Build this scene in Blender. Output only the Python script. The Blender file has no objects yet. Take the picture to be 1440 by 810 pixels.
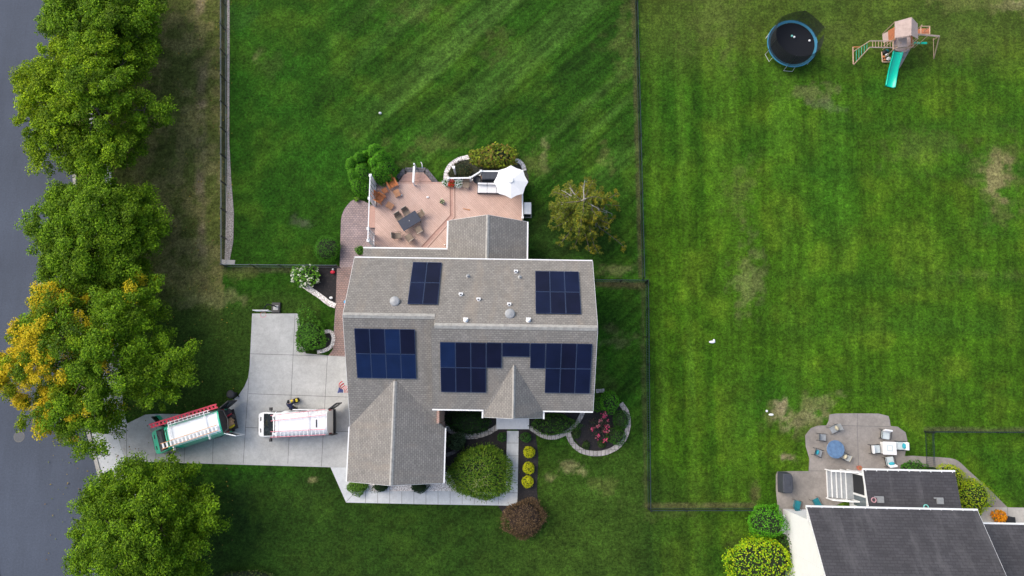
import bpy, math, random
import numpy as np
from mathutils import Vector, Matrix
R=math.radians
S=bpy.context.scene; C=S.collection
# ---------------------------------------------------------------- camera
CH=57.0; PHI=math.atan(145/960); FP=960.0
cam=bpy.data.cameras.new('camera'); co=bpy.data.objects.new('camera',cam); C.objects.link(co)
cam.lens=24; cam.sensor_width=36; cam.clip_end=3000; cam.clip_start=.5
co.location=(0,0,CH); co.rotation_euler=(PHI,0,0); S.camera=co
# ---------------------------------------------------------------- world, sun, exposure
SUN_EL=R(48); SUN_AZ=R(-62)          # azimuth of the sun measured from +Y (image up) clockwise
w=bpy.data.worlds.new('World'); S.world=w; w.use_nodes=True
nt=w.node_tree; bg=nt.nodes['Background']; sky=nt.nodes.new('ShaderNodeTexSky')
sky.sky_type='NISHITA'; sky.sun_disc=False; sky.sun_elevation=SUN_EL; sky.sun_rotation=SUN_AZ
sky.air_density=1.3; sky.dust_density=4; sky.ozone_density=1
nt.links.new(sky.outputs[0],bg.inputs[0]); bg.inputs[1].default_value=0.112
sl=bpy.data.lights.new('sun','SUN'); sl.energy=0.9; sl.angle=R(40); sl.color=(1,.95,.86)
so=bpy.data.objects.new('sun',sl); C.objects.link(so)
sd=Vector((math.sin(SUN_AZ)*math.cos(SUN_EL),math.cos(SUN_AZ)*math.cos(SUN_EL),math.sin(SUN_EL)))
so.rotation_euler=sd.to_track_quat('Z','Y').to_euler(); so.location=(-30,20,60)
S.view_settings.view_transform='Standard'; S.view_settings.look='None'
S.view_settings.exposure=0.97; S.view_settings.gamma=1
S.render.engine='CYCLES'
S.cycles.max_bounces=6; S.cycles.diffuse_bounces=3; S.cycles.transparent_max_bounces=6

# ---------------------------------------------------------------- geometry of the view
def at(px,py,z=0.0):
    "world point at height z seen at photo pixel px,py (1440x810)"
    dx=(px-720)/FP; dy=-(py-405)/FP
    Y=dy*math.cos(PHI)+math.sin(PHI); Z=dy*math.sin(PHI)-math.cos(PHI)
    t=(CH-z)/(-Z); return Vector((dx*t,Y*t,z))
def ray(px,py):
    dx=(px-720)/FP; dy=-(py-405)/FP
    return Vector((dx,dy*math.cos(PHI)+math.sin(PHI),dy*math.sin(PHI)-math.cos(PHI)))
def hit(px,py,p0,n):
    o=Vector((0,0,CH)); d=ray(px,py); return o+d*((p0-o).dot(n)/d.dot(n))
def proj_np(x,y,z=0):
    zz=z-CH; Y=y*math.cos(PHI)+zz*math.sin(PHI); Z=-y*math.sin(PHI)+zz*math.cos(PHI)
    return 720+FP*x/-Z, 405-FP*Y/-Z

# ---------------------------------------------------------------- materials
M={}
def new(name):
    m=bpy.data.materials.new(name); m.use_nodes=True; M[name]=m
    return m,m.node_tree,m.node_tree.nodes['Principled BSDF']
def noise(nt,scale,detail=4,rough=.6,vec=None):
    n=nt.nodes.new('ShaderNodeTexNoise'); n.inputs['Scale'].default_value=scale
    n.inputs['Detail'].default_value=detail; n.inputs['Roughness'].default_value=rough
    if vec: nt.links.new(vec,n.inputs['Vector'])
    return n.outputs['Fac']
def maprange(nt,v,a,b,c,d):
    n=nt.nodes.new('ShaderNodeMapRange'); n.inputs[1].default_value=a; n.inputs[2].default_value=b
    n.inputs[3].default_value=c; n.inputs[4].default_value=d; nt.links.new(v,n.inputs[0]); return n.outputs[0]
def math2(nt,op,a,b):
    n=nt.nodes.new('ShaderNodeMath'); n.operation=op
    for i,v in ((0,a),(1,b)):
        if isinstance(v,(int,float)): n.inputs[i].default_value=v
        else: nt.links.new(v,n.inputs[i])
    return n.outputs[0]
def mul(nt,col,f):
    n=nt.nodes.new('ShaderNodeVectorMath'); n.operation='SCALE'
    if isinstance(col,(tuple,list)): n.inputs[0].default_value=col[:3]
    else: nt.links.new(col,n.inputs[0])
    nt.links.new(f,n.inputs['Scale']); return n.outputs[0]
def mix(nt,f,a,b):
    n=nt.nodes.new('ShaderNodeMix'); n.data_type='RGBA'
    nt.links.new(f,n.inputs[0])
    for i,v in ((6,a),(7,b)):
        if isinstance(v,(tuple,list)): n.inputs[i].default_value=(*v[:3],1)
        else: nt.links.new(v,n.inputs[i])
    return n.outputs[2]
def coord(nt,kind='Object',rot=0,scale=1):
    t=nt.nodes.new('ShaderNodeTexCoord'); m=nt.nodes.new('ShaderNodeMapping')
    m.inputs['Rotation'].default_value=(0,0,rot)
    m.inputs['Scale'].default_value=(scale,)*3 if isinstance(scale,(int,float)) else scale
    nt.links.new(t.outputs[kind],m.inputs[0]); return m.outputs[0]
def bump(nt,b,h,strength=.3,dist=.02):
    n=nt.nodes.new('ShaderNodeBump'); n.inputs['Strength'].default_value=strength; n.inputs['Distance'].default_value=dist
    nt.links.new(h,n.inputs['Height']); nt.links.new(n.outputs[0],b.inputs['Normal'])
def plain(name,col,rough=.6,metal=0,var=.12,scale=6,fine=60,coat=0):
    m,nt,b=new(name); v=coord(nt)
    f=math2(nt,'MULTIPLY',maprange(nt,noise(nt,scale,4,.6,v),.3,.7,1-var,1+var),maprange(nt,noise(nt,fine,3,.6,v),.3,.7,1-var*.5,1+var*.5))
    nt.links.new(mul(nt,col,f),b.inputs['Base Color']); b.inputs['Roughness'].default_value=rough; b.inputs['Metallic'].default_value=metal
    b.inputs['Coat Weight'].default_value=coat
    return m
def concrete(name,col,var=.1,stain=.18):
    m,nt,b=new(name); v=coord(nt)
    f=math2(nt,'MULTIPLY',maprange(nt,noise(nt,.45,6,.65,v),.3,.7,1-stain,1+stain*.5),maprange(nt,noise(nt,9,5,.7,v),.3,.7,1-var,1+var))
    f=math2(nt,'MULTIPLY',f,maprange(nt,noise(nt,2.2,4,.7,v),.35,.65,1-var,1+var*.6))
    nt.links.new(mul(nt,col,f),b.inputs['Base Color']); b.inputs['Roughness'].default_value=.85
    bump(nt,b,noise(nt,60,3,.6,v),.2,.01); return m
def brick(name,c1,c2,mort,w_,h_,ms=.01,rot=0,off=.5,var=.2,vscale=1.5,rough=.85,bstr=.25,stain=None,smooth=.1):
    m,nt,b=new(name); v=coord(nt,'UV',rot)
    t=nt.nodes.new('ShaderNodeTexBrick'); nt.links.new(v,t.inputs['Vector'])
    t.inputs['Color1'].default_value=(*c1,1); t.inputs['Color2'].default_value=(*c2,1); t.inputs['Mortar'].default_value=(*mort,1)
    t.inputs['Scale'].default_value=1; t.inputs['Brick Width'].default_value=w_; t.inputs['Row Height'].default_value=h_
    t.inputs['Mortar Size'].default_value=ms; t.inputs['Mortar Smooth'].default_value=smooth; t.offset=off
    f=maprange(nt,noise(nt,vscale,5,.65,v),.3,.7,1-var,1+var)
    f=math2(nt,'MULTIPLY',f,maprange(nt,noise(nt,11,5,.8,v),.3,.7,1-var*1.2,1+var*1.2))
    c=mul(nt,t.outputs['Color'],f)
    if stain:
        k=maprange(nt,noise(nt,.5,5,.7,coord(nt,'UV',.0,(1,.25,1))),.52,.72,0,.55); c=mix(nt,k,c,stain)
    nt.links.new(c,b.inputs['Base Color']); b.inputs['Roughness'].default_value=rough
    bump(nt,b,t.outputs['Fac'],-bstr,.01); return m
# roofs
brick('shingle',(.265,.248,.228),(.20,.188,.175),(.15,.142,.133),.26,.16,.022,var=.13,vscale=1.2,rough=.95,stain=(.275,.23,.185),bstr=.15)
brick('slate_shingle',(.060,.058,.066),(.046,.045,.052),(.035,.034,.04),.5,.22,.02,var=.2,vscale=.5,rough=.9,stain=(.13,.127,.135))
plain('ridge_cap',(.34,.33,.31),.9,var=.22,scale=3.5,fine=12)
plain('slate_ridge',(.09,.088,.095),.9,var=.2)
plain('white_trim',(.78,.79,.8),.45,var=.04)
plain('vinyl',(.80,.81,.82),.4,var=.04)
brick('siding',(.86,.86,.87),(.84,.84,.85),(.68,.68,.69),8,.16,.012,var=.03,rough=.6,bstr=.5)
brick('cream_siding',(.62,.58,.5),(.6,.56,.48),(.4,.37,.3),8,.16,.012,var=.04,rough=.6,bstr=.5)
brick('red_brick',(.40,.18,.13),(.30,.13,.10),(.42,.38,.34),.22,.075,.012,var=.15,vscale=2)
brick('deck_boards',(.56,.385,.32),(.51,.345,.285),(.33,.21,.17),4.5,.145,.009,rot=R(45),var=.12,vscale=.7,rough=.7,stain=(.56,.43,.38))
plain('deck_edge',(.46,.28,.23),.7,var=.12)
plain('deck_dark',(.26,.15,.12),.7,var=.12)
brick('pavers',(.36,.27,.26),(.27,.21,.215),(.16,.13,.13),.24,.16,.018,var=.2,vscale=1.0)
brick('brown_pavers',(.33,.21,.18),(.26,.18,.165),(.14,.11,.10),.24,.16,.018,var=.2,vscale=1.0)
brick('edging_stone',(.42,.39,.36),(.34,.31,.29),(.12,.11,.1),.32,.5,.02,var=.2,vscale=2)
brick('dark_stone',(.16,.15,.16),(.12,.115,.125),(.06,.06,.06),.3,.3,.02,var=.25,vscale=2)
concrete('drive_concrete',(.42,.425,.42))
concrete('walk_concrete',(.54,.56,.575),.08,.12)
concrete('patio_concrete',(.27,.245,.225),.12,.25)
concrete('kerb_concrete',(.40,.385,.365))
concrete('porch_concrete',(.70,.71,.72),.05,.06)
plain('joint',(.13,.13,.128),.9)
def asphalt():
    m,nt,b=new('asphalt'); v=coord(nt)
    f=math2(nt,'MULTIPLY',maprange(nt,noise(nt,.12,5,.6,v),.3,.7,.86,1.16),maprange(nt,noise(nt,7,6,.8,v),.3,.7,.78,1.22))
    f=math2(nt,'MULTIPLY',f,maprange(nt,noise(nt,1.0,5,.7,coord(nt,'Object',R(-6),(1,.12,1))),.35,.65,.93,1.07))
    nt.links.new(mul(nt,(.056,.069,.098),f),b.inputs['Base Color']); b.inputs['Roughness'].default_value=.9
    bump(nt,b,noise(nt,40,3,.7,v),.3,.01)
asphalt()
def mulch():
    m,nt,b=new('mulch'); v=coord(nt)
    c=mix(nt,maprange(nt,noise(nt,9,5,.8,v),.55,.75,0,1),(.022,.02,.022),(.10,.08,.07))
    nt.links.new(c,b.inputs['Base Color']); b.inputs['Roughness'].default_value=1; bump(nt,b,noise(nt,14,4,.8,v),1,.05)
mulch()
def pebble(name,c1,c2,c3,scale):
    m,nt,b=new(name); v=coord(nt)
    t=nt.nodes.new('ShaderNodeTexVoronoi'); t.inputs['Scale'].default_value=scale; nt.links.new(v,t.inputs[0])
    sx=nt.nodes.new('ShaderNodeSeparateXYZ'); nt.links.new(t.outputs['Color'],sx.inputs[0])
    c=mix(nt,sx.outputs[0],c1,c2); c=mix(nt,maprange(nt,t.outputs['Distance'],.35,.7,0,1),c,c3)
    nt.links.new(c,b.inputs['Base Color']); b.inputs['Roughness'].default_value=.8; bump(nt,b,t.outputs['Distance'],-.7,.04)
pebble('white_gravel',(.88,.86,.84),(.72,.67,.64),(.42,.38,.36),10)
pebble('grey_gravel',(.42,.38,.36),(.28,.25,.23),(.16,.14,.12),14)
pebble('bare_soil',(.06,.06,.04),(.045,.06,.025),(.02,.022,.012),9)
def lawn():
    m,nt,b=new('lawn'); v=coord(nt)
    a=nt.nodes.new('ShaderNodeAttribute'); a.attribute_name='Col'
    f=math2(nt,'MULTIPLY',maprange(nt,noise(nt,1.6,6,.75,v),.32,.68,.66,1.34),maprange(nt,noise(nt,4.6,2,.5,v),.3,.7,.62,1.38))
    f=math2(nt,'MULTIPLY',f,maprange(nt,noise(nt,.33,4,.6,v),.3,.7,.82,1.18)); f=math2(nt,'MULTIPLY',f,maprange(nt,noise(nt,11,2,.6,v),.3,.7,.6,1.4))
    c=mul(nt,a.outputs['Color'],f)
    k=maprange(nt,noise(nt,1.1,7,.8,coord(nt,'Object',.5)),.57,.74,0,.28); c=mix(nt,k,c,(.11,.13,.02))
    k=maprange(nt,noise(nt,5,6,.85,coord(nt,'Object',1.1)),.64,.78,0,.45); c=mix(nt,k,c,(.15,.20,.05))
    nt.links.new(c,b.inputs['Base Color']); b.inputs['Roughness'].default_value=.95; b.inputs['Specular IOR Level'].default_value=.15
    bump(nt,b,noise(nt,7,7,.9,v),1,.22)
lawn()
def leafmat(name,trans=.25,rough=.55):
    m,nt,b=new(name); a=nt.nodes.new('ShaderNodeAttribute'); a.attribute_name='Col'
    nt.links.new(a.outputs['Color'],b.inputs['Base Color']); b.inputs['Roughness'].default_value=rough
    b.inputs['Specular IOR Level'].default_value=.12
    tr=nt.nodes.new('ShaderNodeBsdfTranslucent'); mx=nt.nodes.new('ShaderNodeMixShader'); mx.inputs[0].default_value=trans
    nt.links.new(a.outputs['Color'],tr.inputs[0]); nt.links.new(b.outputs[0],mx.inputs[1]); nt.links.new(tr.outputs[0],mx.inputs[2])
    nt.links.new(mx.outputs[0],nt.nodes['Material Output'].inputs[0])
leafmat('leaf')
plain('pale_stem',(.30,.34,.12),.8); plain('bark',(.14,.115,.09),.9,var=.3,scale=4); plain('grey_bark',(.30,.28,.25),.9,var=.25,scale=5)
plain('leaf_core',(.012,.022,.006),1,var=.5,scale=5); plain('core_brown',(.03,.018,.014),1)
def pv(name,col):
    m,nt,b=new(name); v=coord(nt,'UV')
    t=nt.nodes.new('ShaderNodeTexBrick'); nt.links.new(v,t.inputs['Vector']); t.offset=0
    t.inputs['Color1'].default_value=(*col,1); t.inputs['Color2'].default_value=(*[c*.93 for c in col],1)
    t.inputs['Mortar'].default_value=(*[c*1.25+.001 for c in col],1); t.inputs['Scale'].default_value=1
    t.inputs['Brick Width'].default_value=.17; t.inputs['Row Height'].default_value=.17; t.inputs['Mortar Size'].default_value=.006
    nt.links.new(mul(nt,t.outputs['Color'],maprange(nt,noise(nt,.7,3,.5,v),.3,.7,.8,1.25)),b.inputs['Base Color'])
    b.inputs['Roughness'].default_value=.16; b.inputs['Specular IOR Level'].default_value=.2
pv('solar_navy',(.005,.008,.030)); pv('solar_black',(.005,.006,.022)); pv('solar_blue',(.006,.016,.060))
plain('solar_frame',(.055,.085,.17),.4,.3,var=.08); plain('vent_grey',(.30,.31,.32),.5,.2)
plain('vent_dark',(.07,.07,.075),.6)
plain('black_metal',(.018,.022,.028),.35,.3); plain('rail_metal',(.035,.055,.08),.3,.4)
plain('chrome',(.6,.6,.62),.25,.9); plain('rubber',(.012,.012,.013),.8)
plain('black_plastic',(.012,.013,.016),.5); plain('dark_glass',(.02,.026,.03),.08,var=.3,scale=2); plain('glass',(.12,.15,.17),.08,var=.2,scale=1)
plain('white_paint',(.80,.82,.84),.3,coat=.6,var=.02); plain('green_paint',(.04,.62,.37),.3,coat=.6,var=.04)
plain('white_roof_paint',(.84,.89,.92),.4,var=.05,scale=1.5)
plain('ladder_red',(.78,.085,.12),.45); plain('ladder_pink',(.75,.18,.24),.45); plain('ladder_orange',(.75,.35,.12),.5); plain('aluminium',(.66,.68,.7),.4,.35)
plain('navy_cloth',(.012,.018,.06),.9); plain('black_cloth',(.01,.01,.012),.9); plain('skin',(.42,.25,.18),.6); plain('yellow',(.75,.6,.03),.6)
plain('orange_wood',(.50,.16,.045),.7,var=.18,scale=12); plain('pale_wood',(.46,.22,.11),.7,var=.2,scale=12)
plain('navy_table',(.022,.03,.055),.3,var=.15); plain('taupe_mesh',(.24,.185,.14),.8,var=.15,fine=120); plain('taupe_frame',(.10,.075,.06),.5)
plain('beige_rim',(.52,.46,.38),.6)
plain('cover_grey',(.045,.05,.065),.7,var=.15); plain('canvas_white',(.78,.78,.79),.85,var=.03); plain('cushion_white',(.74,.74,.76),.9,var=.06)
plain('teal_cushion',(.03,.33,.42),.85); plain('dark_teal',(.01,.17,.21),.85,var=.2); plain('pale_cushion',(.52,.58,.6),.9,var=.06); plain('tan_cushion',(.46,.42,.30),.9)
plain('grey_mesh',(.28,.30,.32),.8); plain('blue_glass',(.11,.19,.32),.12,var=.25,scale=3); plain('terracotta',(.42,.13,.08),.8)
plain('red_toy',(.65,.02,.05),.4); plain('blue_toy',(.05,.35,.65),.4); plain('flag_red',(.50,.04,.06),.8); plain('flag_blue',(.05,.07,.28),.8); plain('flag_white',(.75,.75,.76),.8)
plain('tramp_mat',(.004,.006,.011),1.0,var=.12); plain('tramp_pad',(.04,.20,.32),.5,var=.12,scale=2)
plain('slide_green',(.0,.56,.38),.3,var=.06); plain('play_roof',(.40,.31,.28),.85,var=.15,scale=3); plain('play_wood',(.50,.34,.24),.85,var=.15)
plain('play_cedar',(.42,.15,.07),.8,var=.2); plain('tyre_ring_pink',(.5,.28,.32),.6); plain('ring_teal',(.2,.6,.55),.6)
plain('car_blue',(.25,.33,.42),.25,coat=.7,var=.03); plain('headlamp',(.5,.52,.54),.15); plain('iron',(.085,.09,.10),.7)
plain('tail_red',(.3,.01,.01),.3); plain('interior',(.05,.045,.045),.9,var=.4); plain('boxes',(.35,.22,.12),.9)
plain('door_brown',(.12,.05,.03),.5)
def netmat():
    m,nt,b=new('safety_net'); b.inputs['Base Color'].default_value=(.008,.01,.014,1); b.inputs['Roughness'].default_value=.8
    v=coord(nt,'UV'); t=nt.nodes.new('ShaderNodeTexBrick'); t.offset=0; nt.links.new(v,t.inputs[0])
    t.inputs['Scale'].default_value=1; t.inputs['Brick Width'].default_value=.04; t.inputs['Row Height'].default_value=.04; t.inputs['Mortar Size'].default_value=.0065
    tr=nt.nodes.new('ShaderNodeBsdfTransparent'); mx=nt.nodes.new('ShaderNodeMixShader')
    nt.links.new(maprange(nt,t.outputs['Fac'],0,1,.34,1),mx.inputs[0]); nt.links.new(tr.outputs[0],mx.inputs[1]); nt.links.new(b.outputs[0],mx.inputs[2])
    nt.links.new(mx.outputs[0],nt.nodes['Material Output'].inputs[0])
netmat()

# ---------------------------------------------------------------- object helpers
def tag(o,label=None,cat=None,group=None,kind=None):
    if label: o['label']=label
    if cat: o['category']=cat
    if group: o['group']=group
    if kind: o['kind']=kind
    return o
def thing(name,label,cat,loc=(0,0,0),rz=0,group=None):
    o=bpy.data.objects.new(name,None); C.objects.link(o); o.location=loc; o.rotation_euler=(0,0,rz)
    o.empty_display_size=.3
    return tag(o,label,cat,group)
def rootloc(p):
    while p.parent: p=p.parent
    return Vector(p.location)
class MB:
    def each(s,name,mat,parent=None,**k):
        "one object per added piece"
        out=[]
        for (v0,v1,f0,f1) in s.ch:
            if f1==f0: continue
            q=MB(); q.v=s.v[v0:v1]; q.f=[[i-v0 for i in f] for f in s.f[f0:f1]]; q.m=s.m[f0:f1]; q.sm=s.sm[f0:f1]; out.append(q.build(name,mat,parent,**k))
        return out
    def __init__(s): s.ch=[]; s.v=[]; s.f=[]; s.m=[]; s.mi=0; s.sm=[]; s.smooth=False
    def add(s,vs,fs):
        n=len(s.v); s.v+= [tuple(x) for x in vs]
        for f in fs: s.f.append([n+i for i in f]); s.m.append(s.mi); s.sm.append(s.smooth)
        s.ch.append((n,len(s.v),len(s.f)-len(fs),len(s.f)))
        return s
    def box(s,c,d,rz=0,rx=0,ry=0):
        c=Vector(c); m=Matrix.Rotation(rz,3,'Z')@Matrix.Rotation(ry,3,'Y')@Matrix.Rotation(rx,3,'X')
        vs=[c+m@Vector((x*d[0]/2,y*d[1]/2,z*d[2]/2)) for x in(-1,1) for y in(-1,1) for z in(-1,1)]
        return s.add(vs,[(0,1,3,2),(4,6,7,5),(0,4,5,1),(2,3,7,6),(0,2,6,4),(1,5,7,3)])
    def prism(s,poly,z0,z1):
        n=len(poly); a=sum(poly[i][0]*poly[(i+1)%n][1]-poly[(i+1)%n][0]*poly[i][1] for i in range(n))
        if a<0: poly=poly[::-1]
        vs=[(p[0],p[1],z0) for p in poly]+[(p[0],p[1],z1) for p in poly]
        return s.add(vs,[list(range(n))[::-1],list(range(n,2*n))]+[(i,(i+1)%n,n+(i+1)%n,n+i) for i in range(n)])
    def slab(s,top,t,d=Vector((0,0,-1))):
        "thick sheet: polygon of 3-D points, thickness t along d"
        top=[Vector(p) for p in top]; n=len(top); vs=top+[p+d*t for p in top]
        nn=(top[1]-top[0]).cross(top[2]-top[0])
        if nn.dot(d)>0: return s.add(vs,[list(range(n))[::-1],list(range(n,2*n))]+[(i,(i+1)%n,n+(i+1)%n,n+i) for i in range(n)])
        return s.add(vs,[list(range(n)),list(range(n,2*n))[::-1]]+[(i,n+i,n+(i+1)%n,(i+1)%n) for i in range(n)])
    def tube(s,p0,p1,r0,r1=None,n=8,cap=True):
        p0=Vector(p0);p1=Vector(p1); r1=r0 if r1 is None else r1; d=(p1-p0)
        if d.length<1e-6: return s
        q=d.to_track_quat('Z','Y'); vs=[]
        for p,r in((p0,r0),(p1,r1)):
            for i in range(n):
                a=2*math.pi*i/n; vs.append(p+q@Vector((math.cos(a)*r,math.sin(a)*r,0)))
        fs=[(i,(i+1)%n,n+(i+1)%n,n+i) for i in range(n)]
        if cap: fs+=[list(range(n))[::-1],list(range(n,2*n))]
        return s.add(vs,fs)
    def path(s,pts,r0,r1,n=6):
        k=len(pts)-1
        for i in range(k): s.tube(pts[i],pts[i+1],r0+(r1-r0)*i/k,r0+(r1-r0)*(i+1)/k,n)
        return s
    def lathe(s,prof,c=(0,0,0),n=24,sx=1,sy=1):
        c=Vector(c); vs=[]
        for r,z in prof:
            for i in range(n):
                a=2*math.pi*i/n; vs.append(c+Vector((math.cos(a)*r*sx,math.sin(a)*r*sy,z)))
        fs=[]
        for j in range(len(prof)-1):
            for i in range(n): fs.append((j*n+i,j*n+(i+1)%n,(j+1)*n+(i+1)%n,(j+1)*n+i))
        fs+=[list(range(n))[::-1],list(range((len(prof)-1)*n,len(prof)*n))]
        return s.add(vs,fs)
    def ell(s,c,r,n=12,k=7):
        pr=[(max(.02,math.sin(math.pi*j/k)),-math.cos(math.pi*j/k)) for j in range(k+1)]
        c=Vector(c); vs=[]
        for a,b in pr:
            for i in range(n): t=2*math.pi*i/n; vs.append(c+Vector((math.cos(t)*a*r[0],math.sin(t)*a*r[1],b*r[2])))
        fs=[(j*n+i,j*n+(i+1)%n,(j+1)*n+(i+1)%n,(j+1)*n+i) for j in range(k) for i in range(n)]
        return s.add(vs,fs)
    def build(s,name,mat,parent=None,world=False,bevel=0,recalc=False):
        me=bpy.data.meshes.new(name); v=s.v
        if world and parent: o=rootloc(parent); v=[(a-o.x,b-o.y,c-o.z) for a,b,c in v]
        me.from_pydata(v,[],s.f)
        mats=mat if isinstance(mat,(list,tuple)) else [mat]
        for x in mats: me.materials.append(M[x] if isinstance(x,str) else x)
        if len(mats)>1: me.polygons.foreach_set('material_index',s.m)
        me.polygons.foreach_set('use_smooth',s.sm)
        # metric uv: u horizontal, v up the face
        uv=me.uv_layers.new(name='UVMap').data
        for p in me.polygons:
            n=p.normal
            u=Vector((1,0,0)) if abs(n.z)>.999 else Vector((-n.y,n.x,0)).normalized()
            t=n.cross(u)
            for li in p.loop_indices:
                q=me.vertices[me.loops[li].vertex_index].co; uv[li].uv=(q.dot(u),q.dot(t))
        o=bpy.data.objects.new(name,me); C.objects.link(o)
        if parent: o.parent=parent
        if bevel:
            b=o.modifiers.new('bevel','BEVEL'); b.width=bevel; b.segments=2; b.limit_method='ANGLE'
        return o
def copy_tree(o,parent=None):
    c=o.copy(); C.objects.link(c); c.parent=parent
    for ch in [x for x in C.objects if x.parent==o]: copy_tree(ch,c)
    return c
def P2(l,z=0): return [at(x,y,z) for x,y in l]
def flat(name,pxs,z0,z1,mat,zpx=0,kind='structure'):
    o=MB().prism([(p.x,p.y) for p in P2(pxs,zpx)],z0,z1).build(name,mat); tag(o,kind=kind); return o
def smoothpoly(pts,n=6,closed=True):
    out=[]; k=len(pts)
    for i in range(k):
        p0,p1,p2,p3=[Vector(pts[(i+j)%k]) for j in(-1,0,1,2)]
        for t in range(n):
            t/=n; out.append(tuple(.5*((2*p1)+(p2-p0)*t+(2*p0-5*p1+4*p2-p3)*t*t+(3*p1-p0-3*p2+p3)*t**3)))
    return out

rng=np.random.default_rng(7)
def nrm(a): return a/np.maximum(np.linalg.norm(a,axis=-1,keepdims=True),1e-9)
def leaf_mesh(name,P,N,size,col,parent,aspect=.5,T=None,mat='leaf',world=True):
    n=len(P); N=nrm(N)
    if T is None: T=rng.normal(size=(n,3))
    T=nrm(T-N*(T*N).sum(1,keepdims=True)); B=np.cross(N,T)
    s=np.asarray(size).reshape(-1,1)*np.ones((n,1)); 
    V=np.stack([P+T*s*.5,P+B*s*.5*aspect+N*s*.06,P-T*s*.5,P-B*s*.5*aspect+N*s*.06],1).reshape(-1,3)
    if world and parent: o=rootloc(parent); V=V-np.array([o.x,o.y,o.z])
    me=bpy.data.meshes.new(name); me.vertices.add(4*n); me.vertices.foreach_set('co',V.astype(np.float32).ravel())
    me.loops.add(4*n); me.loops.foreach_set('vertex_index',np.arange(4*n,dtype=np.int32))
    me.polygons.add(n); me.polygons.foreach_set('loop_start',np.arange(0,4*n,4,dtype=np.int32))
    me.update(calc_edges=True)
    ca=me.color_attributes.new('Col','FLOAT_COLOR','POINT')
    c4=np.concatenate([np.clip(col,0,1),np.ones((n,1))],1).repeat(4,0); ca.data.foreach_set('color',c4.astype(np.float32).ravel())
    me.materials.append(M[mat]); o=bpy.data.objects.new(name,me); C.objects.link(o)
    if parent: o.parent=parent
    return o

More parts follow.
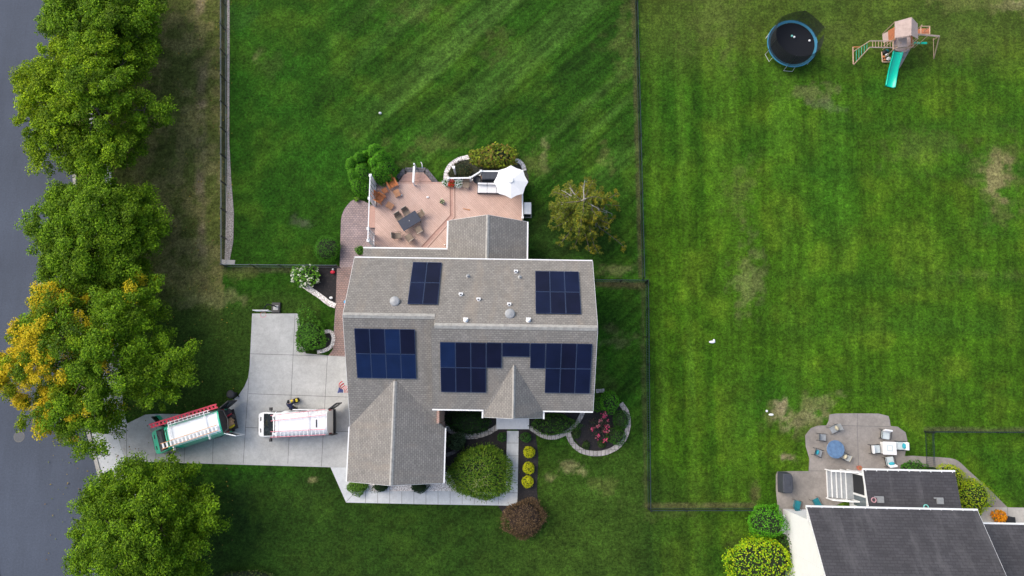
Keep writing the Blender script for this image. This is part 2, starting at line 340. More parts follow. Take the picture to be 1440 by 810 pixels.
# ================================================================ GROUND
def vnoise(x,y,s,seed):
    x=x/s;y=y/s; xi=np.floor(x).astype(int); yi=np.floor(y).astype(int); fx=x-xi; fy=y-yi
    fx=fx*fx*(3-2*fx); fy=fy*fy*(3-2*fy)
    def h(a,b):
        n=(a*374761393+b*668265263+seed*1442695041)&0xffffffff; n=((n^(n>>13))*1274126177)&0xffffffff
        return ((n^(n>>16))&0xffff)/65535.
    return (h(xi,yi)*(1-fx)+h(xi+1,yi)*fx)*(1-fy)+(h(xi,yi+1)*(1-fx)+h(xi+1,yi+1)*fx)*fy
def fbm(x,y,s,seed,o=4):
    t=0;a=1;w_=0
    for i in range(o): t=t+a*vnoise(x,y,s/2**i,seed+i*17); w_+=a; a*=.55
    return t/w_
def sst(a,b,x): t=np.clip((x-a)/(b-a),0,1); return t*t*(3-2*t)
def make_ground():
    xs=np.concatenate([[-1500,-500,-200,-100],np.arange(-64,64.01,.2),[100,200,500,1500]])
    ys=np.concatenate([[-1500,-500,-200,-80],np.arange(-26,50.01,.2),[80,200,500,1500]])
    X,Y=np.meshgrid(xs,ys); x=X.ravel();y=Y.ravel()
    px,py=proj_np(x,y)
    n1=fbm(x,y,7,1); n2=fbm(x,y,2.2,5); n3=fbm(x,y,.9,9); n4=fbm(x,y,.45,19,3); wob=(fbm(x,y,5,21)-.5)
    L=lambda a: np.array(a)[None,:]
    def blend(c,k,b): return c*(1-k[:,None])+b*k[:,None]
    # back lawn of the house
    c=np.tile(L((.026,.090,.005)),(len(x),1))
    c=blend(c,sst(.45,.75,n2),L((.052,.125,.008))); c=blend(c,sst(.5,.8,n1)*.6,L((.024,.112,.006)))
    # diagonal mower passes, stronger to the upper right
    u=(px*.66+py*.75)/16+wob*.6
    k=sst(420,640,px+wob*120)*sst(330,120,py)*(px<900)
    st=(vnoise(u,u*0+3,1,33)-.45)*1.4
    c=blend(c,np.clip(st*1.3,0,1)*k*.6,L((.085,.175,.028))); c=blend(c,np.clip(-st*1.3,0,1)*k*.6,L((.016,.055,.005)))
    fine=(vnoise((px*.66+py*.75)/3.6,(px*.75-py*.66)/60,1,93)-.5)*2; c=c*(1+.42*fine*sst(350,600,px+wob*100))[:,None]
    # neighbour's lawn: brighter, with straight vertical passes
    k=sst(-1,1,(px-(896+py*.027*.95+4)))*1.0
    c2=np.tile(L((.056,.142,.005)),(len(x),1)); c2=blend(c2,sst(.4,.75,n2),L((.095,.180,.009))); c2=blend(c2,sst(.5,.8,n1)*.7,L((.034,.125,.006)))
    v=(px-720)/(1+(405-py)*-.00016)/13
    st=(vnoise(v,v*0+1,1,71)-.5)*2*sst(1500,950,px+wob*200)
    am=.25+.6*sst(.3,.7,fbm(x,y,9,51)); c2=blend(c2,np.clip(st*1.5,0,1)*am*.8,L((.080,.185,.012))); c2=blend(c2,np.clip(-st*1.5,0,1)*am*.8,L((.018,.075,.003)))
    fine=(vnoise(px/3.6,py/70+wob,1,91)-.5)*2; c2=c2*(1+.26*fine)[:,None]
    st=(vnoise(py/22+wob*.4,py*0+1,1,77)-.5)*2*sst(950,1250,px)
    c2=blend(c2,np.clip(-st,0,1)*.4,L((.018,.075,.008)))
    c2=blend(c2,sst(130,20,py+wob*80)*.6,L((.085,.11,.02)))
    c=blend(c,k,c2)
    # front and side lawn (below the house), darker
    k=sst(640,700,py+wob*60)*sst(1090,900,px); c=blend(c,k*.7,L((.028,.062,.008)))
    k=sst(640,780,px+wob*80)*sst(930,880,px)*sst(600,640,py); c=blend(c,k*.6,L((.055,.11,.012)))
    # dry verge between street trees and fence
    k=(px<314)*sst(475,400,py+wob*70); c=blend(c,k*.95,L((.115,.140,.030)))
    k=(px<314)*sst(.42,.65,n3)*sst(460,380,py); c=blend(c,k*.6,L((.21,.18,.075)))
    k=(px<314)*sst(10,3,np.abs(px-284+wob*10))*sst(.3,.6,fbm(x,y,2.5,44))*sst(430,330,py); c=blend(c,k*.85,L((.24,.19,.11)))
    k=(px<450)*sst(400,440,py+wob*60)*sst(600,560,py); c=blend(c,k*.7,L((.045,.085,.012)))  # darker green beside the trees, their shade painted into the grass
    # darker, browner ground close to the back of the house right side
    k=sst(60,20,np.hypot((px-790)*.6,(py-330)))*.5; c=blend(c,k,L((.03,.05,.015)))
    # strips of dry grass, and one darker strip, under the fences
    def seg(ax,ay,bx,by,w_,colr,a):
        nonlocal c
        dx,dy=bx-ax,by-ay; t=np.clip(((px-ax)*dx+(py-ay)*dy)/(dx*dx+dy*dy),0,1)
        d=np.hypot(px-ax-t*dx,py-ay-t*dy); k=sst(w_,w_*.3,d+(n3-.5)*w_)*a; c=blend(c,k,L(colr))
    seg(890,-40,901,388,5,(.09,.08,.04),.7); seg(840,400,905,401,6,(.11,.09,.045),.8); seg(904,400,908,712,4,(.09,.095,.04),.55)
    seg(911,711,1060,711,5,(.13,.12,.05),.8); seg(314,-40,316,380,7,(.05,.05,.03),.8); seg(326,379,480,381,6,(.09,.09,.04),.7)  # dark strip by the gravel: mulch and shade in one colour
    seg(1300,604,1440,605,4,(.12,.12,.06),.7)
    # worn and dry patches, with some greener and darker ones
    def patch(cx,cy,rx,ry,colr,a,rag=.9):
        nonlocal c
        d=np.hypot((px-cx)/rx,(py-cy)/ry)+(n3-.5)*rag*2.2+(n2-.5)*rag*1.6+(n4-.5)*1.2; c=blend(c,sst(1.0,.25,d)*a,L(colr))
    tan=(.40,.31,.20); dry=(.17,.20,.05); dry2=(.30,.29,.12)
    for a in [(1400,246,20,34,(.48,.36,.20),.75),(1400,250,40,62,dry,.5),(1101,578,14,24,tan,.9),(1130,585,30,13,tan,.6),(1108,600,13,16,tan,.6),(1105,642,20,10,tan,.8),
              (1150,566,34,13,dry2,.5),(1115,588,42,34,dry,.5),(1425,4,34,12,tan,.7),(1400,0,90,18,dry,.7),(1380,385,70,9,dry,.3),
              (1050,390,22,50,dry2,.35),(1045,260,30,40,dry,.35),(1135,130,40,14,dry2,.35),(1160,150,30,10,(.2,.22,.12),.35),(1290,215,60,30,dry,.25),(1220,60,300,25,dry,.2),
              (800,658,14,10,dry2,.8),(820,663,20,7,dry2,.8),(775,672,12,8,dry2,.7),(850,690,30,20,dry,.4),(362,85,11,13,dry2,.75),(370,88,36,28,(.07,.13,.02),.5),
              (425,314,12,9,(.10,.10,.07),.6),(765,215,8,24,dry2,.5),(745,235,20,30,dry,.5),(845,225,24,22,dry,.5),(610,205,60,14,dry,.35),(500,190,16,8,dry,.4),
              (590,20,60,20,dry,.25),(350,25,30,30,(.05,.14,.02),.4),(870,380,28,8,dry2,.4),(868,480,30,20,dry2,.3),(840,540,30,50,dry,.25),(290,420,60,16,dry2,.45),
              (325,385,36,10,dry,.5),(1063,690,8,20,(.16,.11,.06),.5),(1040,770,20,30,(.06,.06,.02),.5),(430,690,60,30,(.03,.06,.012),.3),(440,675,6,4,dry2,.7),(335,700,50,60,(.012,.035,.008),.4),
              (880,60,16,60,dry,.3),(700,60,30,30,dry,.3),(560,232,30,9,dry,.4),(1010,20,50,60,dry,.25),(960,720,60,12,dry,.25)]:
        patch(*a)
    c*= (0.40+.55*n3+.65*n4)[:,None]
    far=(np.abs(x)>66)|(y>52)|(y<-28); c[far]=(.035,.085,.015)
    nx,ny=len(xs),len(ys); me=bpy.data.meshes.new('ground'); me.vertices.add(nx*ny)
    me.vertices.foreach_set('co',np.stack([x,y,x*0],1).astype(np.float32).ravel())
    i=np.arange(nx*ny).reshape(ny,nx); q=np.stack([i[:-1,:-1],i[:-1,1:],i[1:,1:],i[1:,:-1]],-1).reshape(-1,4)
    me.loops.add(q.size); me.loops.foreach_set('vertex_index',q.ravel().astype(np.int32))
    me.polygons.add(len(q)); me.polygons.foreach_set('loop_start',np.arange(0,q.size,4,dtype=np.int32)); me.update(calc_edges=True)
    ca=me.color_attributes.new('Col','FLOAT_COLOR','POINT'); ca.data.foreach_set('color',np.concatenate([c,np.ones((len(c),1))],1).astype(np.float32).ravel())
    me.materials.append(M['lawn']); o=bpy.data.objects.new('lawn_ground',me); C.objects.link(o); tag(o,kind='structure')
make_ground()

# street with kerb, sidewalk
edge=[(60,-260),(74,-120),(84,0),(93,110),(103,237),(110,420),(117,575),(121,601),(140.3,674),(166,762),(205,860),(260,960),(330,1060)]
E=[at(x,y,0) for x,y in edge]
def offs(pts,d):
    out=[]
    for i,p in enumerate(pts):
        t=(pts[min(i+1,len(pts)-1)]-pts[max(i-1,0)]); t.normalize(); out.append(p+Vector((-t.y,t.x,0))*d)
    return out
def strip(name,a,b,z0,z1,mat):
    m=MB()
    for i in range(len(a)-1):
        vs=[(p.x,p.y,z) for z in(z0,z1) for p in(a[i],a[i+1],b[i+1],b[i])]
        m.add(vs,[(4,7,6,5),(0,4,5,1),(3,2,6,7)])
    o=m.build(name,mat); tag(o,kind='structure'); return o
kerb_in=offs(E,.0); kerb_out=offs(E,.28)      # +d is to the left of travel (travel runs south) = east
far_side=offs(E,-9.5)
strip('road',far_side,kerb_in,-.02,.012,'asphalt')
strip('kerb',kerb_in,kerb_out,-.05,.14,'kerb_concrete')
strip('kerb_far',offs(E,-9.78),far_side,-.05,.14,'kerb_concrete')
sw0=offs(E,1.75); sw1=offs(E,3.25); strip('sidewalk',sw0,sw1,-.05,.06,'walk_concrete')
# driveway
drive=[(355,441),(419,441),(425,470),(430,497),(461,500),(490,502),(497,560),(497,657),(467,657),(240,650.5),(176,648),(162,646),(150,612),(158,606),(205,583),(222,582),(275,582.5),(305,577),(322,567),(336,556),(344,544),(349.5,531),(351.5,515)]
flat('driveway',drive,-.05,.075,'drive_concrete')
flat('driveway_apron',[(124,612),(136,607),(153,612),(160,658),(141,668.5),(138.5,667)],-.05,.07,'walk_concrete')
flat('sidewalk_slab',[(147,610),(152,640),(165,680),(183,670),(178,650),(165,612)],-.05,.083,'walk_concrete')
j=MB()
def jl(x0,y0,x1,y1,wd=.035,z=.079):
    a=at(x0,y0,.07);b=at(x1,y1,.07); d=(b-a).normalized(); n=Vector((-d.y,d.x,0))*wd/2
    j.add([(p.x,p.y,z) for p in(a-n,b-n,b+n,a+n)],[(0,1,2,3)])
for a in [(415,442,404.8,652),(460.5,501.3,452,656),(350,531,342,652),(352,497.5,461,500.6),(349.5,553.6,490,558.4),(345,601,491,607),(262,583,259,651),(300.7,579,299,651),(221,582,219,650),(178,600,178,648)]: jl(*a)
tag(j.build('driveway_joints','joint'),kind='structure')
# walkway to the front door
flat('front_walk',[(465,657),(491,657),(491,690.5),(635,690.5),(711,693),(713,606),(729.5,606),(727.5,711),(600,709),(487,706.5)],-.05,.065,'walk_concrete')
j=MB()
for x in range(514,712,17): jl(x,691,x,709,.03,.069)
for y in(623,641,658,676,693): jl(712.5,y,729,y,.03,.069)
jl(465,657,491,657,.03,.069); jl(487,706,500,691,.03,.069)
tag(j.build('walkway_joints','joint'),kind='structure')
flat('porch_slab',[(698,586),(744,586),(744,603.5),(698,603.5)],-.05,.2,'porch_concrete',.2)
flat('paver_path',smoothpoly([(490,287),(500,281),(518,286),(530,300),(530,372),(505,376),(496,420),(493,499),(470,500),(470,460),(475,400),(478,372),(479,330),(481,303)],4),-.05,.05,'pavers')
flat('brown_paver_path',[(474,377),(500,375),(500,500),(462,500),(468,492),(471,470)],-.05,.056,'brown_pavers')
flat('gravel_strip',[(319,-40),(323,-40),(323,60),(322.5,200),(325,250),(329,300),(328,340),(323,366),(316,366),(318,300),(319,250)],-.05,.02,'grey_gravel')
flat('corner_stone',[(312,365),(331,366),(330,372),(312,372)],-.05,.05,'kerb_concrete')
# planting beds
flat('mulch_bed',[(623,578),(713,578),(713,694),(696,695),(640,690),(623,684)],-.05,.03,'mulch')
flat('mulch_bed_entry',[(728,600),(752,604),(757,640),(755,690),(759,728),(712,728),(700,711),(727,711)],-.05,.034,'mulch')
flat('mulch_bed_east',smoothpoly([(742,580),(822,578),(812,600),(790,613),(768,612),(744,602)],4),-.05,.026,'mulch')
flat('mulch_bed_north',smoothpoly([(436,376),(478,375),(474,398),(473,430),(455,418),(436,402),(424,388)],3),-.05,.03,'mulch')
flat('mulch_bed_driveway',smoothpoly([(440,471),(460,466),(468,475),(466,488),(450,492),(438,490)],4),-.05,.03,'mulch')
flat('gravel_bed',[(491,678),(622,680),(622,664),(631,664),(640,680),(660,692),(660,693),(491,693)],-.05,.04,'white_gravel')
flat('soil_bed_deck',smoothpoly([(628,262),(630,240),(645,226),(670,221),(720,223),(738,236),(741,258),(700,262)],4),-.05,.03,'bare_soil')
def ring(name,pts,w_,h,mat,label,closed=False):
    P=[at(x,y,h*.5) for x,y in (smoothpoly(pts,6) if closed else pts)]
    if not closed:
        q=[]; 
        for i in range(len(pts)-1):
            p0=Vector(pts[max(i-1,0)]);p1=Vector(pts[i]);p2=Vector(pts[i+1]);p3=Vector(pts[min(i+2,len(pts)-1)])
            for t in range(6):
                t/=6; v=.5*((2*p1)+(p2-p0)*t+(2*p0-5*p1+4*p2-p3)*t*t+(3*p1-p0-3*p2+p3)*t**3); q.append(at(v[0],v[1],h*.5))
        q.append(at(*pts[-1],h*.5)); P=q
    else: P.append(P[0].copy())
    m=MB(); acc=0; rr=random.Random(len(pts))
    # individual stones laid along the line
    d=[0]; 
    for i in range(len(P)-1): d.append(d[-1]+(P[i+1]-P[i]).length)
    L=d[-1]; n=max(3,int(L/.3))
    def pt(s):
        for i in range(len(P)-1):
            if d[i+1]>=s: k=(s-d[i])/max(1e-6,d[i+1]-d[i]); return P[i].lerp(P[i+1],k)
        return P[-1]
    for i in range(n):
        a=pt(L*i/n);b=pt(L*(i+1)/n); c=(a+b)/2; t=b-a
        m.box((c.x,c.y,h/2-.02+rr.uniform(-.01,.01)),(t.length*.97,w_*rr.uniform(.92,1.05),h),math.atan2(t.y,t.x))
    c=P[0]; root=thing(name,label,'garden edging',(c.x,c.y,0)); m.build('edging_stones',mat,root,world=True); return root
ring('stone_edging',[(624,598),(640,609),(660,614),(682,610),(700,600)],.42,.12,'edging_stone','grey paver edging curving round the shaded shrub left of the porch')
ring('stone_edging',[(745,601),(762,612),(779,615),(797,608),(812,594),(820,579)],.36,.13,'edging_stone','grey paver edging curving round the low shrub right of the porch')
ring('stone_edging',[(798,606),(804,622),(818,634),(840,638),(862,632),(877,618),(883,600),(882,582),(873,567)],.42,.16,'edging_stone','pale stone ring round the bed of pink roses')
ring('stone_edging',[(622,640),(634,638),(646,630)],.3,.1,'dark_stone','short dark paver arc beside the garage under the spiky shrub')
ring('rock_border',[(627,254),(628,242),(634,232),(646,224),(660,221)],.4,.14,'white_gravel','white rock border on the left of the bed behind the deck')
ring('rock_border',[(722,224),(733,229),(738,240)],.36,.14,'white_gravel','short white rock border behind the umbrella')
ring('rock_border',[(424,398),(436,407),(452,418),(462,426),(472,430)],.45,.12,'white_gravel','white rock border sloping down below the hydrangea bed')
ring('rock_border',[(455,467),(465,466),(469,475),(466,487),(456,493),(446,495)],.3,.12,'white_gravel','white rock border round the small bed by the driveway')
ring('stone_edging',[(838,550),(850,549)],.3,.12,'edging_stone','short pale stone strip beside the house corner above the bright bush')
flat('mulch_bed_round',smoothpoly([(822,580),(845,556),(868,566),(880,583),(881,600),(874,618),(860,630),(840,634),(820,630),(807,616),(801,604),(812,592)],4),-.05,.03,'mulch')
# neighbour's patio and path
flat('patio',smoothpoly([(1166,583),(1175,581.5),(1200,581.2),(1235,581.5),(1249,585),(1251,592),(1252,599),(1262,600),(1273,608),(1275.5,620),(1272,640),(1268,662),(1268,668),(1100,745),(1093,710),(1091,690),(1091,668),(1093,663),(1115,662.5),(1137,662.5),(1138,645),(1133,628),(1132,612),(1140,602),(1150,598.5),(1162,598),(1165,592)],1),-.05,.06,'patio_concrete')
j=MB()
jl(1164,598,1252,600,.035,.066); jl(1205.5,598,1207.5,661,.035,.066); jl(1206,582,1206,598,.03,.066); jl(1137,662,1200,663,.03,.066)
tag(j.build('patio_joints','joint'),kind='structure')
flat('garden_path',smoothpoly([(1271,641.5),(1300,642),(1335,644),(1348,649),(1360,660),(1417,714),(1400,716),(1330,664),(1300,656),(1269,656)],2),-.05,.05,'patio_concrete')
flat('side_pad',[(1381,713),(1460,714),(1460,742),(1376,742)],-.05,.058,'kerb_concrete')
j=MB(); jl(1417,714,1418,740,.03,.062); tag(j.build('pad_joints','joint'),kind='structure')

# fallen leaves under the street trees
rng=np.random.default_rng(77); n=900; q=[at(rng.uniform(60,330),rng.uniform(-20,800),.0) for _ in range(n)]
P=np.array([[a.x,a.y,.03+.0*a.z] for a in q]); P[:,2]=np.where(P[:,0]<-26,.1,.05)
tag(leaf_mesh('fallen_leaves',P,rng.normal(0,.3,(n,3))+np.array([0,0,1.]),rng.uniform(.08,.16,n),np.array([[.35,.26,.04],[.22,.13,.05],[.15,.2,.03]])[rng.integers(0,3,n)],None,.7),kind='stuff')
# manhole
p=at(27,614,.012); t=thing('manhole_cover','round iron manhole cover in the street at the left edge','manhole',(p.x,p.y,.012))
MB().lathe([(.46,0),(.46,.008),(.38,.008),(.38,.004)],n=28).build('rim','joint',t); MB().lathe([(.375,.0),(.37,.006),(.1,.007)],n=28).build('lid','iron',t)

# ================================================================ MAIN HOUSE
HR=-.0151
house=thing('house','grey shingled two-storey house with rooftop solar panels beside the driveway','house',(0,0,0),HR)
def loc(p): return Matrix.Rotation(-HR,3,'Z')@Vector(p)
XL,XS,XR=-12.3,-5.62,6.05; YB,ZB=10.0,5.3; YR,ZR=4.55,8.37; YF,ZF=-1.4,5.4; YL,ZL=5.25,7.975; YLF,ZLF=-2.87,3.92
roof=MB()
roof.slab([(XL,YB,ZB),(XS,YB,ZB),(XS,YL,ZL),(XL,YL,ZL)],.16)
roof.slab([(XS,YB,ZB),(XR,YB,ZB),(XR,YR,ZR),(XS,YR,ZR)],.16)
roof.slab([(XL,YL,ZL),(XS+.1,YL,ZL),(XS+.1,YLF,ZLF),(XL,YLF,ZLF)],.16)
roof.slab([(XS,YR,ZR),(XR,YR,ZR),(XR,YF,ZF),(XS-.25,YF,ZF),(XS-.25,YR-.2,ZR-.1)],.16)
# garage wing gable
GX0,GX1,GM,GY=-12.35,-5.08,-8.72,-6.93; GZ=ZLF+.5*(GM-GX0)
roof.slab([(GX0,GY,ZLF),(GM,GY,GZ),(GM,.77,GZ+.004),(GX0,YLF+.02,ZLF+.004)],.16)
roof.slab([(GM,GY,GZ),(GX1,GY,ZLF),(GX1,YLF+.02,ZLF+.004),(GM,.77,GZ+.004)],.16)
# entry gable
ax=loc(hit(725,511,Vector((0,YF,ZF)),Vector((0,.4994,1)).normalized()*1.0)) if False else None
PX0,PX1,PM,PY=-2.1,2.32,.12,-1.95; PZ=5.22
nF=Vector((0,-.499,1)).normalized()
apy=1.95; apz=ZF+(apy-YF)*.499; PS=(apz-PZ)/(PM-PX0)
roof.slab([(PX0,PY,PZ),(PM,PY,apz),(PM,apy,apz+.01),(PX0,YF+.0,PZ+.19)],.14)
roof.slab([(PM,PY,apz),(PX1,PY,PZ),(PX1,YF+.0,PZ+.19),(PM,apy,apz+.01)],.14)
# rear gable and lean-to
BX0,BX1,BM,BY=-5.35,1.0,-2.12,13.62; BZ=4.55
roof.slab([(BX0,BY,3.0),(BX0,9.6,3.0),(BM,9.6,BZ),(BM,BY+.12,BZ)],.14)
roof.slab([(BM,BY+.12,BZ),(BM,9.6,BZ),(BX1,9.6,3.0),(BX1,BY,3.0)],.14)
roof.slab([(-12.15,11.22,3.0),(BX0+1.2,11.22,3.0),(BX0+1.2,9.6,3.55),(-12.15,9.6,3.55)],.14)
rf=roof.build('roof','shingle',house)
caps=MB()
def cap(a,b,w_=.2,s=.5):
    a=Vector(a);b=Vector(b); d=(b-a).normalized(); n=Vector((-d.y,d.x,0)); u=Vector((0,0,1)); k=n*w_; dz=u*(-w_*s)
    caps.add([a+k+dz+u*.03,a+u*.05,a-k+dz+u*.03,b+k+dz+u*.03,b+u*.05,b-k+dz+u*.03],[(0,3,4,1),(1,4,5,2)])
cap((XL,YL,ZL),(XS-.02,YL,ZL)); cap((XS,YR,ZR),(XR,YR,ZR)); cap((GM,GY,GZ),(GM,.6,GZ),.14); cap((PM,PY,apz),(PM,apy-.1,apz),.11,PS); cap((BM,BY+.12,BZ),(BM,9.75,BZ),.14)
caps.each('ridge_cap','ridge_cap',rf)
# walls
W=MB()
W.add([],[])
def xprism(m,poly,x0,x1):
    n=len(poly); vs=[(x0,y,z) for y,z in poly]+[(x1,y,z) for y,z in poly]
    m.add(vs,[list(range(n)),list(range(n,2*n))[::-1]]+[(i,n+i,n+(i+1)%n,(i+1)%n) for i in range(n)])
def yprism(m,poly,y0,y1):
    n=len(poly); vs=[(x,y0,z) for x,z in poly]+[(x,y1,z) for x,z in poly]
    m.add(vs,[list(range(n))[::-1],list(range(n,2*n))]+[(i,(i+1)%n,n+(i+1)%n,n+i) for i in range(n)])
xprism(W,[(9.6,0),(9.6,5.3),(5.25,7.76),(-2.5,3.88),(-2.5,0)],-12.02,-5.66)
xprism(W,[(9.6,0),(9.6,5.3),(4.55,8.14),(-1.0,5.37),(-1.0,0)],-5.658,5.75)
xprism(W,[(13.3,0),(13.3,2.9),(9.602,2.9),(9.602,0)],BX0+.3,BX1-.3)
xprism(W,[(10.9,0),(10.9,2.85),(9.602,3.2),(9.602,0)],-11.6,BX0+.298)
yprism(W,[(BX0+.3,2.902),(BX1-.3,2.902),(BM,4.32)],9.7,13.298)
W.build('siding_wall','cream_siding',house)
Bk=MB()
yprism(Bk,[(-12.05,0),(-12.05,3.88),(GM,5.5),(-5.4,3.88),(-5.4,0)],-6.6,-2.502)
Bk.box((-5.56,-1.75,2.3),(.19,1.49,4.55)); Bk.box((.12,-1.25,2.55),(3.8,.49,5.1))
yprism(Bk,[(PX0+.25,5.105),(PX1-.25,5.105),(.12,6.75)],-1.5,-.9)
Bk.each('brick_wall','red_brick',house)
# gutters and fascia
g=MB()
g.box(((XS-.3+PX0)/2,YF-.05,ZF-.08),(PX0-XS+.3,.1,.13)); g.box(((PX1+XR)/2,YF-.05,ZF-.08),(XR-PX1,.1,.13))
g.box(((XL+XR)/2,YB+.045,ZB-.08),(XR-XL,.085,.13))
g.box((GX1+.05,(GY+YLF)/2,ZLF-.08),(.1,YLF-GY,.13)); g.box((GX0-.045,(GY+YLF)/2,ZLF-.08),(.085,YLF-GY,.13))
g.box((PX0-.07,(PY+YF)/2-.05,PZ-.02),(.12,.6,.12)); g.box((PX1+.07,(PY+YF)/2-.05,PZ-.02),(.12,.6,.12))
g.box((BX0-.07,(BY+11.3)/2,2.92),(.12,BY-11.35,.12)); g.box((BX1+.07,(BY+9.8)/2,2.92),(.12,BY-9.8,.12))
g.box(((-12.15+BX0)/2-.03,11.28,2.92),(BX0+12.15,.12,.12))
g.each('gutter','white_trim',house)
f=MB()
def fas(a,b,t=.05,h=.2):
    t*=.5
    a=Vector(a);b=Vector(b); d=(b-a); n=Vector((-d.y,d.x,0)).normalized()*t; u=Vector((0,0,h))
    f.add([a-u,b-u,b,a,a-u+n,b-u+n,b+n,a+n],[(0,1,2,3),(4,7,6,5),(0,4,5,1),(3,2,6,7),(0,3,7,4),(1,5,6,2)])
fas((XR+.002,YF,ZF-.01),(XR+.002,YR,ZR-.01),-.05); fas((XR+.002,YR,ZR-.01),(XR+.002,YB,ZB-.01),-.05)
fas((XL-.002,YLF,ZLF-.01),(XL-.002,YL,ZL-.01),.04); fas((XL-.002,YL,ZL-.01),(XL-.002,YB,ZB-.01),.04)
fas((GX0,GY-.002,ZLF-.02),(GM,GY-.002,GZ-.02),-.04); fas((GM,GY-.002,GZ-.02),(GX1,GY-.002,ZLF-.02),-.04)
fas((BX0,BY+.002,2.98),(BM,BY+.122,BZ-.02),.04); fas((BM,BY+.122,BZ-.02),(BX1,BY+.002,2.98),.04)
fas((PX0,PY-.002,PZ-.02),(PM,PY-.002,apz-.02),-.04); fas((PM,PY-.002,apz-.02),(PX1,PY-.002,PZ-.02),-.04)
f.each('fascia','white_trim',house)
d=MB(); 
for x,y in((GX1-.12,YLF-.05),(XR-.3,YF-.02),(XR-.3,YB-.02)): d.tube((x,y,0),(x,y,3.75 if x<0 else 5.2),.05,n=6)
d.each('downspout','white_trim',house)
# openings
def window(x,y,z,w_,h,side,root,wall=0):
    "side: 's','n','w','e' facing"
    dx,dy={'s':(0,-1),'n':(0,1),'w':(-1,0),'e':(1,0)}[side]; hor=side in'sn'
    b=MB(); t=.08
    def bar(u,v,du,dv,dep): 
        b.box((x+(u if hor else 0)+dx*dep/2,y+(0 if hor else u)+dy*dep/2,z+v),(du if hor else dep,dep if hor else du,dv))
    bar(0,h/2,w_+2*t,t,.06);bar(0,-h/2,w_+2*t,t,.07);bar(-w_/2-t/2,0,t,h-t,.06);bar(w_/2+t/2,0,t,h-t,.06);bar(0,0,w_,.05,.045)
    fr=b.build('window_frame','white_trim',root)
    gl=MB().box((x+dx*.012,y+dy*.012,z),(w_ if hor else .03,.03 if hor else w_,h-t)).build('pane','dark_glass',fr)
for x in(-3.9,3.1,4.8): window(x,-1.0,1.5,1.0,1.5,'s',house); window(x,-1.0,4.1,1.0,1.3,'s',house)
for x in(-10.3,-7.1): window(x,-6.6,1.6,1.2,1.4,'s',house)
for x in(-10.5,-7.5,-3.0,2.6,4.6): window(x,9.6,4.35,1.0,1.2,'n',house)
for y in(.5,6.5): window(5.75,y,1.5,1,1.4,'e',house); window(5.75,y,4.2,1,1.3,'e',house)
window(.70,11.6,1.6,1.4,1.3,'e',house); window(-12.02,6.2,4.4,1,1.2,'w',house); window(-1.8,13.3,1.6,2.0,1.5,'n',house)
dr=MB().box((.12,-1.52,1.25),(1.0,.06,2.1)).build('front_door','door_brown',house); MB().box((.5,-1.57,1.2),(.04,.08,.16)).build('handle','chrome',dr)
for y in(-5.1,-1.3):
    dd=MB(); 
    for k in range(4): dd.box((-12.08,y,.35+k*.56),(.06,2.6,.54))
    for k in range(4): dd.box((-12.12,y-.98+k*.65,.35+3*.56),(.03,.5,.3))
    dd.build('garage_door','vinyl',house)
sdr=MB(); sdr.box((-3.6,13.33,1.95),(.01,.01,.01)); 
sl_=MB().box((-8.2,10.93,1.95),(1.9,.05,2.0)).build('patio_door','dark_glass',house)
fr=MB(); fr.box((-8.2,10.95,2.98),(2.05,.08,.08)).box((-9.2,10.95,1.95),(.07,.08,2.0)).box((-7.2,10.95,1.95),(.07,.08,2.0)).box((-8.2,10.97,1.95),(.06,.06,2.0)); fr.build('frame','white_trim',sl_)
# roof vents
def on(px,py,plane):
    p0,n=plane; p=loc(hit(px,py,(Matrix.Rotation(HR,3,'Z')@Vector(p0)),(Matrix.Rotation(HR,3,'Z')@Vector(n)))); return p
BACK=((0,YB,ZB),Vector((0,.5633,1)).normalized()); FR=((0,YF,ZF),Vector((0,-.499,1)).normalized()); FL=((0,YLF,ZLF),Vector((0,-.4994,1)).normalized())
for px,py in((555.5,424),(717,441.5)):
    p=on(px,py,BACK); MB().lathe([(.2,-.15),(.2,.12),(.36,.14),(.37,.2),(.3,.25),(.05,.29)],p,20).build('roof_vent','vent_grey',house)
for px,py,k in((648.2,414,0),(673,421,0),(716,428,0),(725.5,382,0),(655,450.5,1),(743,450.5,1),(658,388.5,2),(731,390,2)):
    p=on(px,py,BACK)
    if k==0: m=MB().box(p+Vector((0,.03,.10)),(.3,.16,.2)).box(p+Vector((0,-.08,.02)),(.2,.14,.12))
    elif k==1: m=MB().lathe([(.2,-.1),(.17,.1),(.1,.12),(.09,.36)],p,10).box(p+Vector((0,.12,.14)),(.34,.12,.12))
    else: m=MB().lathe([(.2,-.1),(.14,.05),(.06,.08),(.055,.35)],p,12)
    m.build('vent_pipe',['white_trim','white_trim','vent_grey'][k],house)
    if k==0: MB().box(p+Vector((0,-.02,.19)),(.12,.1,.06)).build('vent_opening','vent_dark',house)
